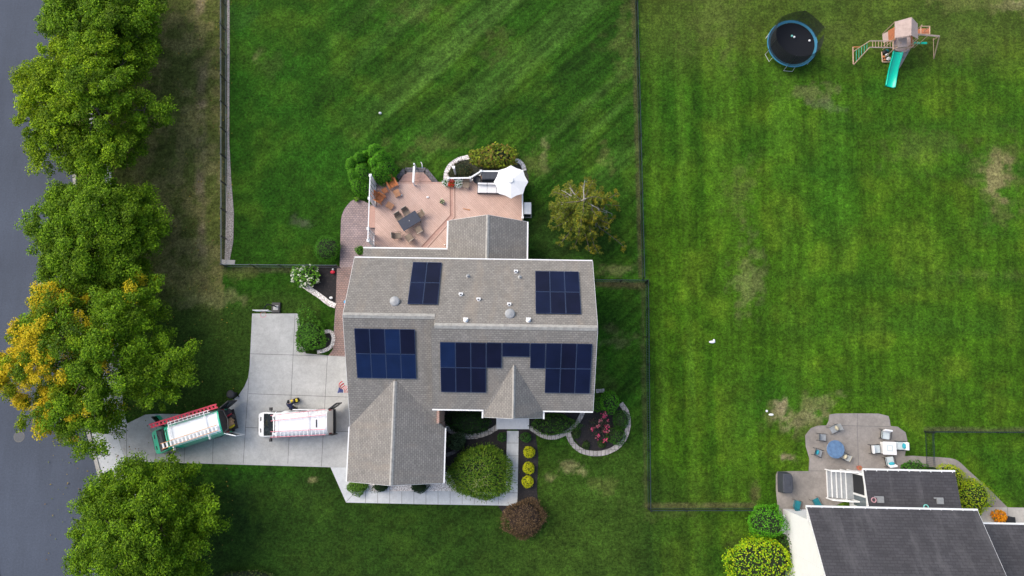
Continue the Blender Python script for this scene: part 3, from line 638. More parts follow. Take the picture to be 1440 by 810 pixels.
# solar panels: every panel a part with its frame
def array(cor,nx,ny,plane,mats,skip=()):
    p0,n=plane; p0=Vector(p0)+n*.12; c=[on(x,y,(p0,n)) for x,y in cor]  # tl tr br bl
    # true rectangle from the average axes
    U=((c[1]-c[0])+(c[2]-c[3]))/2; V=((c[3]-c[0])+(c[2]-c[1]))/2; ctr=sum(c,Vector())/4
    U=Vector((U.length,0,0)); v=Vector((0,-n.z,n.y)) if n.y>0 else Vector((0,-n.z,n.y)); v=Vector((0,-n.z,n.y)).normalized(); V=v*V.length
    o=ctr-U/2-V/2; k=0
    for i in range(nx):
        for j_ in range(ny):
            if (i,j_) in skip: continue
            g_=.012; a=o+U*(i/nx)+V*(j_/ny); u=U/nx; w_=V/ny; ul=u.normalized(); wl=w_.normalized()
            q=[a+ul*g_+wl*g_,a+u-ul*g_+wl*g_,a+u+w_-ul*g_-wl*g_,a+w_+ul*g_-wl*g_]
            b=MB().slab(q,.035,-n).build('solar_panel',mats[(i,j_)] if (i,j_) in mats else mats['d'],house)
            fr=MB(); t=.018
            for s,e in((0,1),(1,2),(2,3),(3,0)):
                A,B=q[s],q[e]; dd=(B-A).normalized(); cc=(q[0]+q[2])/2; inn=n.cross(dd); 
                if inn.dot(cc-A)<0: inn=-inn
                h=n*.006; vs=[A+h,B+h,B+h+inn*t,A+h+inn*t]; fr.slab([x for x in vs],.05,-n)
            fr.build('panel_frame','solar_frame',b); k+=1
B_='solar_blue';N_='solar_navy';K_='solar_black'
array([(580,368.3),(620.5,369),(616.4,428.3),(573.3,427.2)],2,2,BACK,{'d':N_,(1,1):K_,(1,0):K_})
array([(752.2,380.8),(814,381.7),(817.2,441.7),(753.3,440.8)],3,2,BACK,{'d':N_,(1,1):K_,(0,0):K_,(2,1):K_})
array([(498.3,462.2),(583.3,462.8),(585.6,532.8),(501.7,531.7)],4,2,FL,{'d':B_,(1,0):N_,(3,0):K_,(0,0):N_})  # bluer cells here, sky reflection put into the base colour
array([(618.2,481.4),(683.7,481.8),(683.6,552),(620.2,551.6)],3,2,FR,{'d':K_,(0,0):B_,(0,1):N_})
array([(684,481.8),(705.4,482),(705.3,517.6),(684,517.5)],1,1,FR,{'d':K_})
array([(706,482.2),(745,482.4),(745,501.8),(706.3,501.7)],1,1,FR,{'d':N_})
array([(745.6,482.6),(767,482.8),(766.8,518.2),(745.5,518)],1,1,FR,{'d':N_})
array([(767.3,482.8),(832.7,483.3),(829.6,553.3),(766.4,552.8)],3,2,FR,{'d':N_,(1,0):K_,(1,1):K_})

# ================================================================ NEIGHBOUR'S HOUSE
nh=thing('house','white house under dark slate-grey roofs in the bottom right corner','house',(21.5,-8.36,0),-.0201)
r=MB(); sl2=.63
r.slab([(0,0,5.4),(12.42,0,5.4),(12.42,-6.4,5.4+6.4*sl2),(0,-6.4,5.4+6.4*sl2)],.16)
r.slab([(0,-6.4,5.4+6.4*sl2),(12.42,-6.4,5.4+6.4*sl2),(12.42,-12.8,5.4),(0,-12.8,5.4)],.16)
r.slab([(5.42,2.48,3.1),(12.45,2.48,3.1),(12.4,-.3,3.66),(5.5,-.3,3.66)],.14)
r.slab([(14.1,-1.35,2.95),(24,-1.35,2.95),(24,-6.4,6.1),(14.1,-6.4,6.1)],.14); r.slab([(14.1,-6.4,6.1),(24,-6.4,6.1),(24,-11.4,2.95),(14.1,-11.4,2.95)],.14)
nrf=r.build('roof','slate_shingle',nh)
cp=caps; caps=MB(); cap((0,-6.4,5.4+6.4*sl2),(12.42,-6.4,5.4+6.4*sl2),.2,.63); cap((14.1,-6.4,6.1),(24,-6.4,6.1),.2,.63); caps.each('ridge_cap','slate_ridge',nrf)
w_=MB(); xprism(w_,[(-1.0,0),(-1.0,4.75),(-1.0,4.75),(-6.4,9.15),(-11.8,4.75),(-11.8,0)],.32,12.1); w_.slab([(.05,-.05,5.24),(12.3,-.05,5.24),(12.3,-.98,5.24),(.05,-.98,5.24)],.06)
xprism(w_,[(2.15,0),(2.15,3.0),(-.9,3.4),(-.9,0)],5.7,12.2); xprism(w_,[(-1.65,0),(-1.65,2.9),(-6.4,5.85),(-11.1,2.9),(-11.1,0)],12.102,23.6)
w_.build('siding_wall','siding',nh)
g=MB(); g.box((6.21,.06,5.33),(12.5,.12,.13)); g.box((8.93,2.54,3.03),(7.1,.12,.12)); g.box((19.05,-1.29,2.88),(9.9,.12,.12)); g.each('gutter','white_trim',nh)
g=MB()
for i in range(16): g.box((.3+i*.79,.03,5.41),(.05,.2,.02))
for i in range(9): g.box((5.6+i*.83,2.51,3.12),(.05,.2,.02))
g.each('gutter_strap','white_trim',nh)
f=MB(); fas((-.002,-6.4,5.4+6.4*sl2-.01),(-.002,0,5.39),.05,.22); fas((-.002,-12.8,5.39),(-.002,-6.4,5.4+6.4*sl2-.01),.05,.22); fas((12.422,0,5.39),(12.422,-6.4,9.42),.05,.22)
fas((5.418,-.3,3.65),(5.418,2.48,3.09),.06,.2); f.each('fascia','white_trim',nh)
for x,y,z in((6.35,.35,3.53),(10.85,.35,3.53)): MB().box((x,y,z+.04),(.5,.4,.12)).box((x-.1,y+.22,z+.04),(.7,.1,.05)).build('roof_vent','vent_grey',nh)
for px,py in((1303,744),(1382,770),(1212,797)):
    p=hit(px,py,Vector((21.5,-8.36,5.4)),Vector((.0,-.63,1)).normalized()*-1); q=Matrix.Rotation(.0201,3,'Z')@(p-Vector((21.5,-8.36,0)))
    MB().lathe([(.16,-.1),(.12,.05),(.06,.08),(.05,.3)],q,10).build('vent_pipe','vent_dark',nh)
# sliding door and window in the west wall of the rear wing, white steps leading down
sd_=MB().box((5.67,1.25,1.75),(.05,1.5,1.9)).build('sliding_door','black_plastic',nh); 
fr=MB(); fr.box((5.66,1.25,2.74),(.1,1.7,.1)).box((5.66,2.02,1.75),(.1,.08,1.9)).box((5.66,.48,1.75),(.1,.08,1.9)); fr.build('frame','white_trim',sd_)
gw=MB().box((5.67,-.04,1.75),(.05,.8,1.9)).build('side_light','glass',nh); MB().box((5.65,.40,1.75),(.1,.06,1.9)).box((5.65,-.04,.78),(.1,.9,.08)).build('frame','white_trim',gw)
for x in(7.5,10.2): window(x,2.15,1.7,1.2,1.3,'n',nh)
window(2.6,-1.0,1.6,1.3,1.4,'n',nh)
for x in(2.2,6.2,10.0): window(x,-11.8,1.6,1.1,1.4,'s',nh); window(x,-11.8,4.2,1.1,1.3,'s',nh)
# steps: four grey treads with white risers
st=thing('deck_steps','white framed steps with grey treads down to the patio from the sliding door','steps',(26.0,-7.4,0),-.0201)
tr=MB(); ri=MB(); n=5
for i in range(n):
    zt=.9-i*.17; x0=.95-.0-i*.30
    if i==0: tr.box((x0-.15+.12,0,zt),(.55,2.1,.04))
    else: tr.box((x0-.15,0,zt),(.27,2.1,.04))
    ri.box((x0-.30-.012 if i else x0-.302,0,zt-.085),(.03,2.12,.17))
tr.build('tread','grey_mesh',st); ri.build('riser','vinyl',st)
for s in(-1,1):
    b=MB()
    pts=[(1.15,s*1.12),(.6,s*1.12),(-.62,s*1.12)]; zz=[1.85,1.85,1.2]
    for (x,y),z in zip(pts,zz): b.box((x,y,z/2),(.1,.1,z))
    b.slab([(1.15,s*1.12-.05,1.87),(.6,s*1.12-.05,1.87),(.6,s*1.12+.05,1.87),(1.15,s*1.12+.05,1.87)],.1)
    b.slab([(.6,s*1.12-.05,1.87),(-.66,s*1.12-.05,1.2),(-.66,s*1.12+.05,1.2),(.6,s*1.12+.05,1.87)],.1)
    for i in range(10): x=.5-i*.12; b.tube((x,s*1.12,.25),(x,s*1.12,1.8-(.6-x)*.53),.015,n=5)
    b.build('railing','vinyl',st)
# cellar hatch beside the neighbour's gable wall
p=at(1096,722,0); t=thing('cellar_hatch','white sloping cellar hatch between the bright shrub and the white gable wall','cellar hatch',(p.x,p.y,0),-.0201)
MB().slab([(-.3,-.05,.25),(1.1,-.05,.75),(1.1,-1.5,.75),(-.3,-1.5,.25)],.25).build('hatch_door','vinyl',t); MB().box((.42,-.78,.58),(1.5,.06,.05),ry=-.34).box((.1,-.7,.47),(.1,.05,.06)).build('seam','white_trim',t)

# ================================================================ FENCES
def fence(a,b,label,h=1.25,gate=None):
    A=at(*a,0);B=at(*b,0); d=B-A; L=d.length; rz=math.atan2(d.y,d.x)
    t=thing('metal_fence',label,'fence',A,rz,'black metal fence runs')
    n=max(1,round(L/2.4)); pst=MB().box((0,0,h/2+.04),(.06,.06,h+.08)).box((0,0,h+.09),(.08,.08,.03)).build('post','black_metal',t)
    for i in range(1,n+1): c=pst.copy(); C.objects.link(c); c.parent=t; c.location=(i*L/n,0,0)
    m=MB()
    for z,w_ in((h-.02,.035),(h-.18,.025),(.16,.025)): m.box((L/2,0,z),(L-.06,.022,w_))
    m.build('rail','rail_metal',t)  # black metal rails, their bluish sheen put into the colour
    m=MB(); k=int(L/.14)
    for i in range(k):
        x=(i+.5)*L/k; m.add([(x-.008,-.008,.06),(x+.008,-.008,.06),(x+.008,.008,.06),(x-.008,.008,.06),(x-.008,-.008,h),(x+.008,-.008,h),(x+.008,.008,h),(x-.008,.008,h)],[(0,1,5,4),(1,2,6,5),(2,3,7,6),(3,0,4,7)])
    m.build('pickets','black_metal',t); return t
fence((317.5,-60),(319,375),'long black metal fence beside the pale gravel strip')
fence((319,375.5),(478,376.5),'short black fence from the gravel strip to the brown paver path')
fence((891.5,-60),(903,393.5),'black fence between the two back lawns running up from the house')
fence((836,396.5),(907.5,397),'short black fence from the right house corner to the lawn fence')
fence((908,398),(911,715),'black fence along the right of the front yard')
fence((912,714.5),(1056,714.5),'black fence below the neighbouring lawn ending at a bright shrub')
fence((1300,606.5),(1475,607.5),'black fence at the right edge above the dark lawn corner')
fence((1300,607.5),(1302,657),'short black fence crossing the path by the neighbouring patio')

# ================================================================ VEGETATION
def A3(v): return np.array([v[0],v[1],v[2]],float)
def pick(n,cols,jit=.18):
    cols=np.array(cols); k=rng.integers(0,len(cols),n); c=cols[k]*(1+rng.normal(0,jit,(n,1))); return np.clip(c,0.001,1)
def street_tree(px,py,rpx,H,label,seed,tint,ex=1.0,lobes=25,cols=((.125,.235,.008),(.18,.31,.010),(.070,.155,.006))):
    """maple-like street tree; px,py,rpx describe the crown"""
    global rng; rng=np.random.default_rng(seed); rd=random.Random(seed)
    zc=H*.58; c=at(px,py,zc); s=FP/((CH-zc)*1.03); Rr=rpx/s
    t=thing('maple_tree',label,'tree',(c.x,c.y,0),0,'maples along the street')
    tk=MB(); tk.path([(c.x,c.y,-.05),(c.x+.05,c.y,.8),(c.x,c.y,H*.3)],.24,.17,10); top=Vector((c.x,c.y,H*.3))
    Ps=[];Ns=[];Cs=[];Sz=[]
    cl=[]
    for i in range(lobes):      # main limbs to lobe centres
        a=i*2.39996+rd.uniform(-.3,.3); f=math.sqrt((i+.5)/lobes); rr=Rr*(.08+.72*f)*rd.uniform(.88,1.06)
        zz=H*(.82-.40*f*f)+rd.uniform(-1.0,.8)
        q=Vector((c.x+math.cos(a)*rr*ex,c.y+math.sin(a)*rr,zz)); m=top.lerp(q,.5)+Vector((0,0,.5))
        tk.path([top,m,q],.11,.03,6)
        lr=Rr*rd.uniform(.16,.27)
        for j_ in range(19):
            u=rd.uniform(0,6.283); e=rd.uniform(-.25,1.0); k=math.sqrt(max(0,1-e*e))
            d=Vector((math.cos(u)*k,math.sin(u)*k,e*.75)); e_=q+d*lr*rd.uniform(.8,1.05); cl.append((e_,d,rd.uniform(.22,.66)))
            if j_<4: tk.tube(q,e_,.03,.012,5)
    # low skirt clumps
    for i in range(44):
        a=rd.uniform(0,6.283); rr=Rr*rd.uniform(.5,.84); cl.append((Vector((c.x+math.cos(a)*rr*ex,c.y+math.sin(a)*rr,H*rd.uniform(.28,.42))),Vector((math.cos(a),math.sin(a),.1)),rd.uniform(.4,.7)))
    for i in range(46):   # inner boughs
        a=rd.uniform(0,6.283); rr=Rr*.68*math.sqrt(rd.random()); cl.append((Vector((c.x+math.cos(a)*rr*ex,c.y+math.sin(a)*rr,H*rd.uniform(.28,.48))),Vector((0,0,1)),rd.uniform(.6,.95)))
    for e_,d,r in cl:
        n=int(260*r/.5); dd=rng.normal(size=(n,3)); dd=nrm(dd); dd[:,2]=np.abs(dd[:,2])*.9-.25*rng.random(n)
        rad=r*rng.uniform(.45,1.12,(n,1))
        # lobed sprigs
        ax_=np.array([d.x,d.y,d.z*.6])+rng.normal(0,.35,3); ax_/=np.linalg.norm(ax_); dd2=dd+ax_*(dd@ax_)[:,None]*.7
        p=A3(e_)+dd2*rad*np.array([1,1,.75])
        Ps.append(p); Ns.append(nrm(dd*.5+np.array([0,0,.7])+rng.normal(0,.45,(n,3))))
        base=pick(n,cols,.2)*rd.uniform(.66,1.28); Cs.append(tint(p-A3((c.x,c.y,0)),base,Rr,rd)); Sz.append(rng.uniform(.10,.20,n))
    tk.build('trunk','bark',t,world=True)
    leaf_mesh('crown',np.concatenate(Ps),np.concatenate(Ns),np.concatenate(Sz),np.concatenate(Cs),t,.62)
    return t
def tint_green(p,c,R_,rd): return c
def tint_lime(p,c,R_,rd):
    k=np.clip((-p[:,0]*.9+p[:,1]*.1)/R_*.8+.38+rd.uniform(-.35,.35),0,1)[:,None]; return c*(1-k)+c*k*np.array([1.9,1.5,.7])
def tint_gold(p,c,R_,rd):
    q=(-p[:,0])/R_-.05+rd.uniform(-.5,.42); k=np.clip(q*1.7,0,1)[:,None]; c=c*(1-k*.6)+c*k*.6*np.array([2.2,1.3,.7])
    g=rd.random()<(.62 if q.mean()>.36 else .12 if q.mean()>-.1 else .01); 
    if g: c=c*.45+np.array([.52,.35,.012])*rng.uniform(.65,1.25,(len(c),1))
    return c
def tint_y2(p,c,R_,rd): return tint_lime(p,c,R_,rd)
street_tree(140,22,98,7.8,'leafy green tree at the top left corner over the street edge',3,tint_green)
street_tree(119,146,118,8.2,'large lime green tree with yellowing side second from the top of the street row',5,tint_lime)
street_tree(133,332,98,7.5,'plain green tree in the middle of the street row, just above the golden tree',8,tint_green)
street_tree(122,500,134,8.6,'big green tree with golden orange leaves on its street side',12,tint_gold,1.05,26)
street_tree(200,750,101,7.6,'green tree at the bottom left growing over the sidewalk below the driveway',17,tint_green,1.02)

def shrub(name,label,px,py,rx,ry,h,cols,leaf=.1,n=None,cat='shrub',rough=.12,group=None,z0=0,nb=9,up=.4,aspect=.55,core='leaf_core',flowers=None,seed=1,droop=False,parent=None,cover=1.0):
    """rounded shrub: px radius at mid height, dome with bumpy surface"""
    global rng; rng=np.random.default_rng(seed+int(px*7+py)); rd=random.Random(seed+int(px))
    c=at(px,py,z0+h*.55); s=FP/((CH-h*.5)*1.03); rx/=s; ry/=s
    t=thing(name,label,cat,(c.x,c.y,z0),0,group)
    if n is None: n=int(cover*11*(rx*ry)**.5*(h+(rx+ry)/2)/(leaf*leaf)*.55)+60
    bumps=[nrm(np.array([[rd.gauss(0,1),rd.gauss(0,1),abs(rd.gauss(0,.8))]]))[0] for _ in range(nb)]
    d=nrm(rng.normal(size=(n,3))); d[:,2]=np.abs(d[:,2])*1.1-.28; d=nrm(d)
    f=np.ones(n)*(1-rough)
    for b in bumps: f+=rough*1.6*np.exp(-((1-(d*b).sum(1))/.09))
    f=f*rng.uniform(.90,1.04,n)*(.95+.1*fbm(d[:,0]*3+5,d[:,1]*3+d[:,2]*2,1,seed)) 
    f=f*np.where(rng.random(n)<.07,rng.uniform(1.03,1.17,n),1)
    dim=np.array([rx,ry,h*.55]); p=d*f[:,None]*dim+np.array([c.x,c.y,z0+h*.45])
    p[:,2]=np.maximum(p[:,2],z0+.03)
    N=nrm(d/dim*min(dim)+np.array([0,0,up])+rng.normal(0,.38,(n,3)))
    col=pick(n,cols,.16)
    T=None
    if droop: T=nrm(np.stack([d[:,0],d[:,1],-.6-np.abs(d[:,2])*0],1)+rng.normal(0,.35,(n,3)))
    leaf_mesh('foliage',p,N,rng.uniform(.7,1.3,n)*leaf,col,t,aspect,T)
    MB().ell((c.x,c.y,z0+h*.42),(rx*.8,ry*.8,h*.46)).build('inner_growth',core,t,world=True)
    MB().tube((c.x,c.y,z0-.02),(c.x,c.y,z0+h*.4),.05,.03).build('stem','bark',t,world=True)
    if flowers:
        fc,fn,fs=flowers; d=nrm(rng.normal(size=(fn,3))); d[:,2]=np.abs(d[:,2]); p=d*dim*1.03+np.array([c.x,c.y,z0+h*.45])
        P=(p[:,None,:]+rng.normal(0,fs*.4,(fn,7,3))).reshape(-1,3)
        leaf_mesh('blossoms',P,rng.normal(size=(fn*7,3))+np.array([0,0,1.2]),fs*rng.uniform(.6,1.2,fn*7),pick(fn*7,fc,.1),t,.8)
    return t
G=((.05,.14,.012),(.07,.18,.018),(.04,.11,.01)); BG=((.085,.28,.012),(.12,.34,.02),(.06,.21,.012)); YG=((.36,.44,.010),(.46,.50,.02),(.24,.37,.012))
DG=((.02,.06,.008),(.03,.085,.012),(.015,.045,.008)); OL=((.07,.10,.015),(.10,.13,.02),(.05,.08,.012)); BR=((.11,.07,.035),(.17,.11,.06),(.08,.05,.025))
# arborvitae pair: each plant a cluster of upright plumes
def arbor(px,py,label,lobes,seed):
    global rng; rng=np.random.default_rng(seed); c=at(px,py,0)
    t=thing('arborvitae',label,'shrub',(c.x,c.y,0),0,'tall arborvitae beside the deck'); Ps=[];Ns=[];Cs=[];core=MB(); st=MB()
    for lx,ly,r,h in lobes:
        r*=1.28
        q=at(lx,ly,h*.6); n=int(1500*r*h/1.5); u=rng.uniform(0,6.283,n); v=rng.uniform(0,1,n)**.7
        rad=r*np.sqrt(np.clip(1-v**2.6,0,1))*rng.uniform(.88,1.05,n)*(1+.10*np.sin(u*5+lx)*np.sin(v*9)+.08*np.sin(u*9+v*14)); 
        p=np.stack([q.x+np.cos(u)*rad,q.y+np.sin(u)*rad,v*h],1)
        nn=np.stack([np.cos(u),np.sin(u),.5+v],1); Ps.append(p);Ns.append(nn+rng.normal(0,.35,(n,3))); Cs.append(pick(n,BG,.2)*rng.uniform(.85,1.15))
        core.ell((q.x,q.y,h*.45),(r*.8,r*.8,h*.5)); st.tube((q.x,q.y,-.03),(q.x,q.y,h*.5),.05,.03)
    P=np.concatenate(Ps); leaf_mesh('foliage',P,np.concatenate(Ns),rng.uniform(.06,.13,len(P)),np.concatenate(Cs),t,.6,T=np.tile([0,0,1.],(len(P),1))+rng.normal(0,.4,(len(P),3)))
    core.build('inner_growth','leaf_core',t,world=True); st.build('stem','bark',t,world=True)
arbor(509,250,'bright green lobed arborvitae, the left of the pair at the deck corner',[(497,232,.55,3.0),(507,225,.5,3.2),(500,246,.55,2.7),(511,243,.75,3.0),(507,258,.7,2.3),(514,262,.6,2.0)],3)
arbor(538,238,'bright green lobed arborvitae, the right of the pair at the deck corner',[(529,215,.62,3.4),(517,220,.4,2.6),(536,224,.7,3.2),(528,232,.6,2.9),(540,236,.8,2.8),(532,244,.75,2.6),(543,247,.6,2.2)],4)
shrub('shrub','olive yellow shrub with loose leaves on the lawn side of the deck bay',695,222,31,17,1.6,((.22,.28,.02),(.15,.21,.02),(.20,.15,.03),(.10,.12,.02)),.26,rough=.22,n=1500,aspect=.6)
shrub('shrub','low dark brown shrub inside the white rock border left of the deck bay',648,240,17,13,.6,((.05,.05,.02),(.08,.07,.03),(.04,.06,.02)),.12)
shrub('round_shrub','round clipped green shrub just above the short fence by the paver path',460,349,20,18,1.4,((.05,.17,.012),(.07,.22,.015),(.04,.13,.01)),.1)
shrub('hydrangea','green hydrangea with white blossoms in the black bed by the fence',430,388,19,15,1.2,((.10,.26,.02),(.14,.32,.03),(.06,.18,.02)),.2,flowers=(((.7,.72,.6),(.6,.68,.45)),34,.16),aspect=.7)
shrub('shrub','feathery green shrub at the upper right corner of the driveway',434,472,21,23,1.5,((.06,.18,.015),(.085,.23,.02),(.04,.12,.012)),.2,rough=.2,n=2200,aspect=.35)
shrub('shrub','shaded green shrub in the front bed between garage and porch',657,594,30,16,1.0,DG,.13,rough=.1)
shrub('shrub','low wide green shrub in the bed right of the porch',779,597,29,14,1.0,((.055,.14,.012),(.08,.18,.02),(.03,.09,.01)),.13)
shrub('shrub','bright green rounded shrub at the right corner of the front roof',858,565,14,14,1.3,BG,.11)
shrub('shrub','small bright green shrub tucked against the house corner beside the round bed',842,569,9,10,1.0,((.07,.2,.012),(.05,.16,.01)),.1)
shrub('shrub','dark green shrub inside the round bed right of the roses',874,590,11,13,.8,((.03,.10,.012),(.045,.13,.015)),.09)
shrub('shrub','mid green shrub at the lower right inside the round bed',866,613,13,12,.8,((.04,.12,.012),(.055,.15,.015)),.09)
for i,(x,y,r,l) in enumerate([(824,629,5,'small green tuft left of centre at the bottom of the round bed'),(846,628,5,'small green tuft under the roses in the round bed'),(810,613,6,'small dull green tuft at the left of the round bed')]):
    shrub('perennial',l,x,y-3,r,r,.4,((.06,.11,.02),(.04,.08,.015)),.1,cat='plant')
# roses
def roses():
    global rng; rng=np.random.default_rng(5); c=at(845,602,.5); t=thing('rose_bush','sparse rose bush with pink and red flowers in the black round bed','rose bush',(c.x,c.y,0))
    st=MB(); P=[];F=[]
    for i in range(22):
        a=rng.uniform(0,6.28); r=rng.uniform(.3,1.15); q=Vector((c.x+math.cos(a)*r*.75,c.y+math.sin(a)*r,rng.uniform(.5,1.0))); st.path([(c.x,c.y,0),((c.x+q.x)/2,(c.y+q.y)/2,.5),q],.014,.008,4)
        P.append(A3(q)+rng.normal(0,.16,(26,3))); 
        if i%2==0: F.append(A3(q)+np.array([0,0,.1])+rng.normal(0,.09,(14,3)))
        if i%3==0: F.append(A3(q)+np.array([.15,.1,.0])+rng.normal(0,.05,(7,3)))
    P=np.concatenate(P);F=np.concatenate(F); st.build('stem','bark',t,world=True)
    leaf_mesh('foliage',P,rng.normal(0,.5,(len(P),3))+np.array([0,0,1]),.1,pick(len(P),((.03,.06,.03),(.06,.06,.03),(.09,.05,.04))),t,.6)
    leaf_mesh('flowers',F,rng.normal(0,.6,(len(F),3))+np.array([0,0,1]),.13,pick(len(F),((.70,.06,.16),(.75,.22,.26),(.60,.25,.25),(.78,.05,.20))),t,.85)
roses()
for x,y,l in [(744,636,'top yellow ball shrub in the black strip by the front walk'),(743,658.5,'middle yellow ball shrub in the black strip by the front walk'),(742,677.5,'lowest yellow ball shrub in the black strip by the front walk')]:
    shrub('ball_shrub',l,x,y,7.6,7.6,.75,((.52,.54,.012),(.62,.60,.02),(.36,.42,.015)),.09,group='yellow ball shrubs along the front walk',rough=.05,cover=2.2)
shrub('small_shrub','small green ball shrub at the top of the black strip right of the front walk',739.5,615,7,7,.6,((.05,.15,.02),(.07,.2,.03)),.08)
shrub('small_shrub','small green ball shrub left of the front walk under the porch',705,614.5,6,6,.6,((.04,.13,.02),(.06,.17,.03)),.08)
shrub('spiky_shrub','spiky grey green shrub between the garage and the paver arc',643,621,12,12,1.0,((.07,.12,.05),(.11,.17,.08),(.04,.08,.03)),.3,n=700,aspect=.14,rough=.15,core='leaf_core')
shrub('spiky_shrub','green spiky shrub at the left front corner of the garage',502,685,13,8.5,.8,((.08,.19,.02),(.12,.25,.03)),.24,n=700,aspect=.22)
shrub('dark_shrub','dark round shrub in the gravel under the garage ridge',535,685,11,6.5,.8,((.012,.04,.012),(.02,.055,.015)),.09)
shrub('dark_shrub','dark round shrub in the gravel right of the garage ridge',589.5,685.5,12,7.5,.8,((.012,.04,.012),(.02,.055,.015)),.09)
t=shrub('red_maple_shrub','mounded red brown shrub at the lower end of the black mulch strip',738,731,27,25,1.5,BR,.16,rough=.18,n=4200,aspect=.3,core='core_brown',droop=True)
shrub('weeping_maple','large mounded green weeping shrub with pale stems beside the front walk',672,664,37,34,2.1,((.09,.19,.015),(.13,.24,.02),(.16,.25,.02),(.05,.12,.01)),.22,rough=.12,n=9000,aspect=.22,droop=True,nb=14,cat='weeping shrub')
root=[o for o in C.objects if o.name=='weeping_maple'][0]
rd=random.Random(4); st=MB(); cc=at(672,664,1.1)
for i in range(26):
    a=rd.uniform(0,6.28); r=.25; pts=[]; x0=rd.uniform(-1.3,1.3);y0=rd.uniform(-1.2,1.2)
    for k in range(6):
        x=x0+math.cos(a)*k*.22; y=y0+math.sin(a)*k*.22; a+=rd.uniform(-.45,.45); q=(x/2.07)**2+(y/1.92)**2
        if q>.93: break
        pts.append((cc.x+x,cc.y+y,.95+1.17*math.sqrt(max(0,1-q))+.02))
    if len(pts)>1: st.path(pts,.014,.007,5)
st.build('branches','pale_stem',root,world=True)
# sparse cedar with bare grey limbs
def cedar():
    global rng; rng=np.random.default_rng(11); rd=random.Random(11); b=at(812,308,0); t=thing('cedar_tree','sparse olive brown evergreen with bare grey limbs behind the right side of the house','tree',(b.x,b.y,0))
    wood=MB(); pts=[Vector((b.x,b.y,-.05)),Vector((b.x+.3,b.y+.1,2)),Vector((b.x-.2,b.y+.3,4.3)),Vector((b.x+.1,b.y+.2,5.6))]; tk=MB().path(pts,.2,.05,9)
    tk.build('trunk','grey_bark',t,world=True); Ps=[];Ns=[];Cs=[];Ts=[]; bare=MB()
    for i in range(74):
        f=rd.uniform(0,1)**.8; z=1.2+4.2*f; k=min(2,int(z/2)); base=pts[k].lerp(pts[k+1],min(1,(z-pts[k].z)/(pts[k+1].z-pts[k].z))); a=i*2.4+rd.uniform(-.4,.4)
        L=(3.5-2.0*f)*rd.uniform(.75,1.12)
        if math.cos(a)>.7 and abs(math.sin(a))<.5 and rd.random()<.35: L*=1.3
        if math.sin(a)<-.6: L*=1.1
        d=Vector((math.cos(a),math.sin(a),rd.uniform(-.15,.25))); q=[base]
        for s_ in range(1,6):
            d=(d+Vector((rd.uniform(-.25,.25),rd.uniform(-.25,.25),-.07))).normalized(); q.append(q[-1]+d*L/5)
        bar=rd.random()<.22 and f>.3
        (bare if bar else wood).path(q,.06 if bar else .045,.015,5)
        for s_ in range(1,6):
            for side in(-1,1):
                for r_ in range(2):
                    o=q[s_].lerp(q[s_-1],rd.uniform(0,.8)); w=Vector((-d.y,d.x,0))*side+d*rd.uniform(.4,1); w.normalize(); ln=rd.uniform(.35,.85)*(1-.1*s_); e=o+w*ln+Vector((0,0,-.12))
                    if bar:
                        if s_>2 and rd.random()<.5: bare.tube(o,e,.016,.006,4)
                        continue
                    wood.tube(o,e,.012,.006,4); n=30; u=rng.random((n,1)); p=A3(o)*(1-u)+A3(e)*u; tt=A3(w)*.6+rng.normal(0,.5,(n,3))+np.array([0,0,-.4]); tt=nrm(tt)
                    Ps.append(p+tt*.09); Ts.append(tt); Ns.append(rng.normal(0,.4,(n,3))+np.array([0,0,1.])); y_=rd.random(); cc=pick(n,((.16,.20,.022),(.23,.25,.03),(.10,.15,.02)),.2)
                    if math.cos(a)>.1 and y_<.5: cc=cc*np.array([1.45,1.15,.8])
                    Cs.append(cc)
    P=np.concatenate(Ps); wood.build('branches','bark',t,world=True); bare.build('bare_limbs','grey_bark',t,world=True)
    leaf_mesh('crown',P,np.concatenate(Ns),rng.uniform(.16,.3,len(P)),np.concatenate(Cs),t,.28,T=np.concatenate(Ts))
cedar()
# neighbour's planting
shrub('shrub','bright green rounded shrub at the end of the lower fence beside the white gable wall',1080,735,25,23,2.2,((.09,.33,.012),(.13,.40,.02),(.06,.24,.01)),.12,rough=.16)
shrub('shrub','large lime yellow shrub at the bottom edge beside the white gable wall',1071,792,44,38,2.6,((.30,.46,.010),(.42,.52,.012),(.16,.36,.012)),.17,rough=.16)
shrub('shrub','dark green shrub squeezed between the lime shrub and the white gable wall',1103,775,15,20,1.4,((.03,.09,.01),(.05,.13,.012)),.13)
shrub('shrub','lime yellow shrub half under the corner of the dark lower roof',1337,673,21,19,1.7,YG,.11,rough=.1)
shrub('shrub','round shrub green on its left and lime yellow on its right beside the diagonal path',1370,697,23,24,1.9,((.30,.42,.012),(.42,.48,.02),(.15,.30,.012)),.11,rough=.1)
shrub('ground_shrub','low green plants between the curved patio and the short black fence',1284,656,17,7,.4,((.05,.17,.012),(.07,.22,.02)),.12)
shrub('ground_shrub','small green plant at the corner of the lean-to roof by the paver path',506,352,6,7,.4,((.06,.18,.012),(.09,.24,.02)),.12)
shrub('ground_shrub','small tuft of leaves under the bottom edge of the picture beside the front lawn',345,812,40,9,.8,((.05,.10,.02),(.09,.12,.03)),.18,cover=.5)

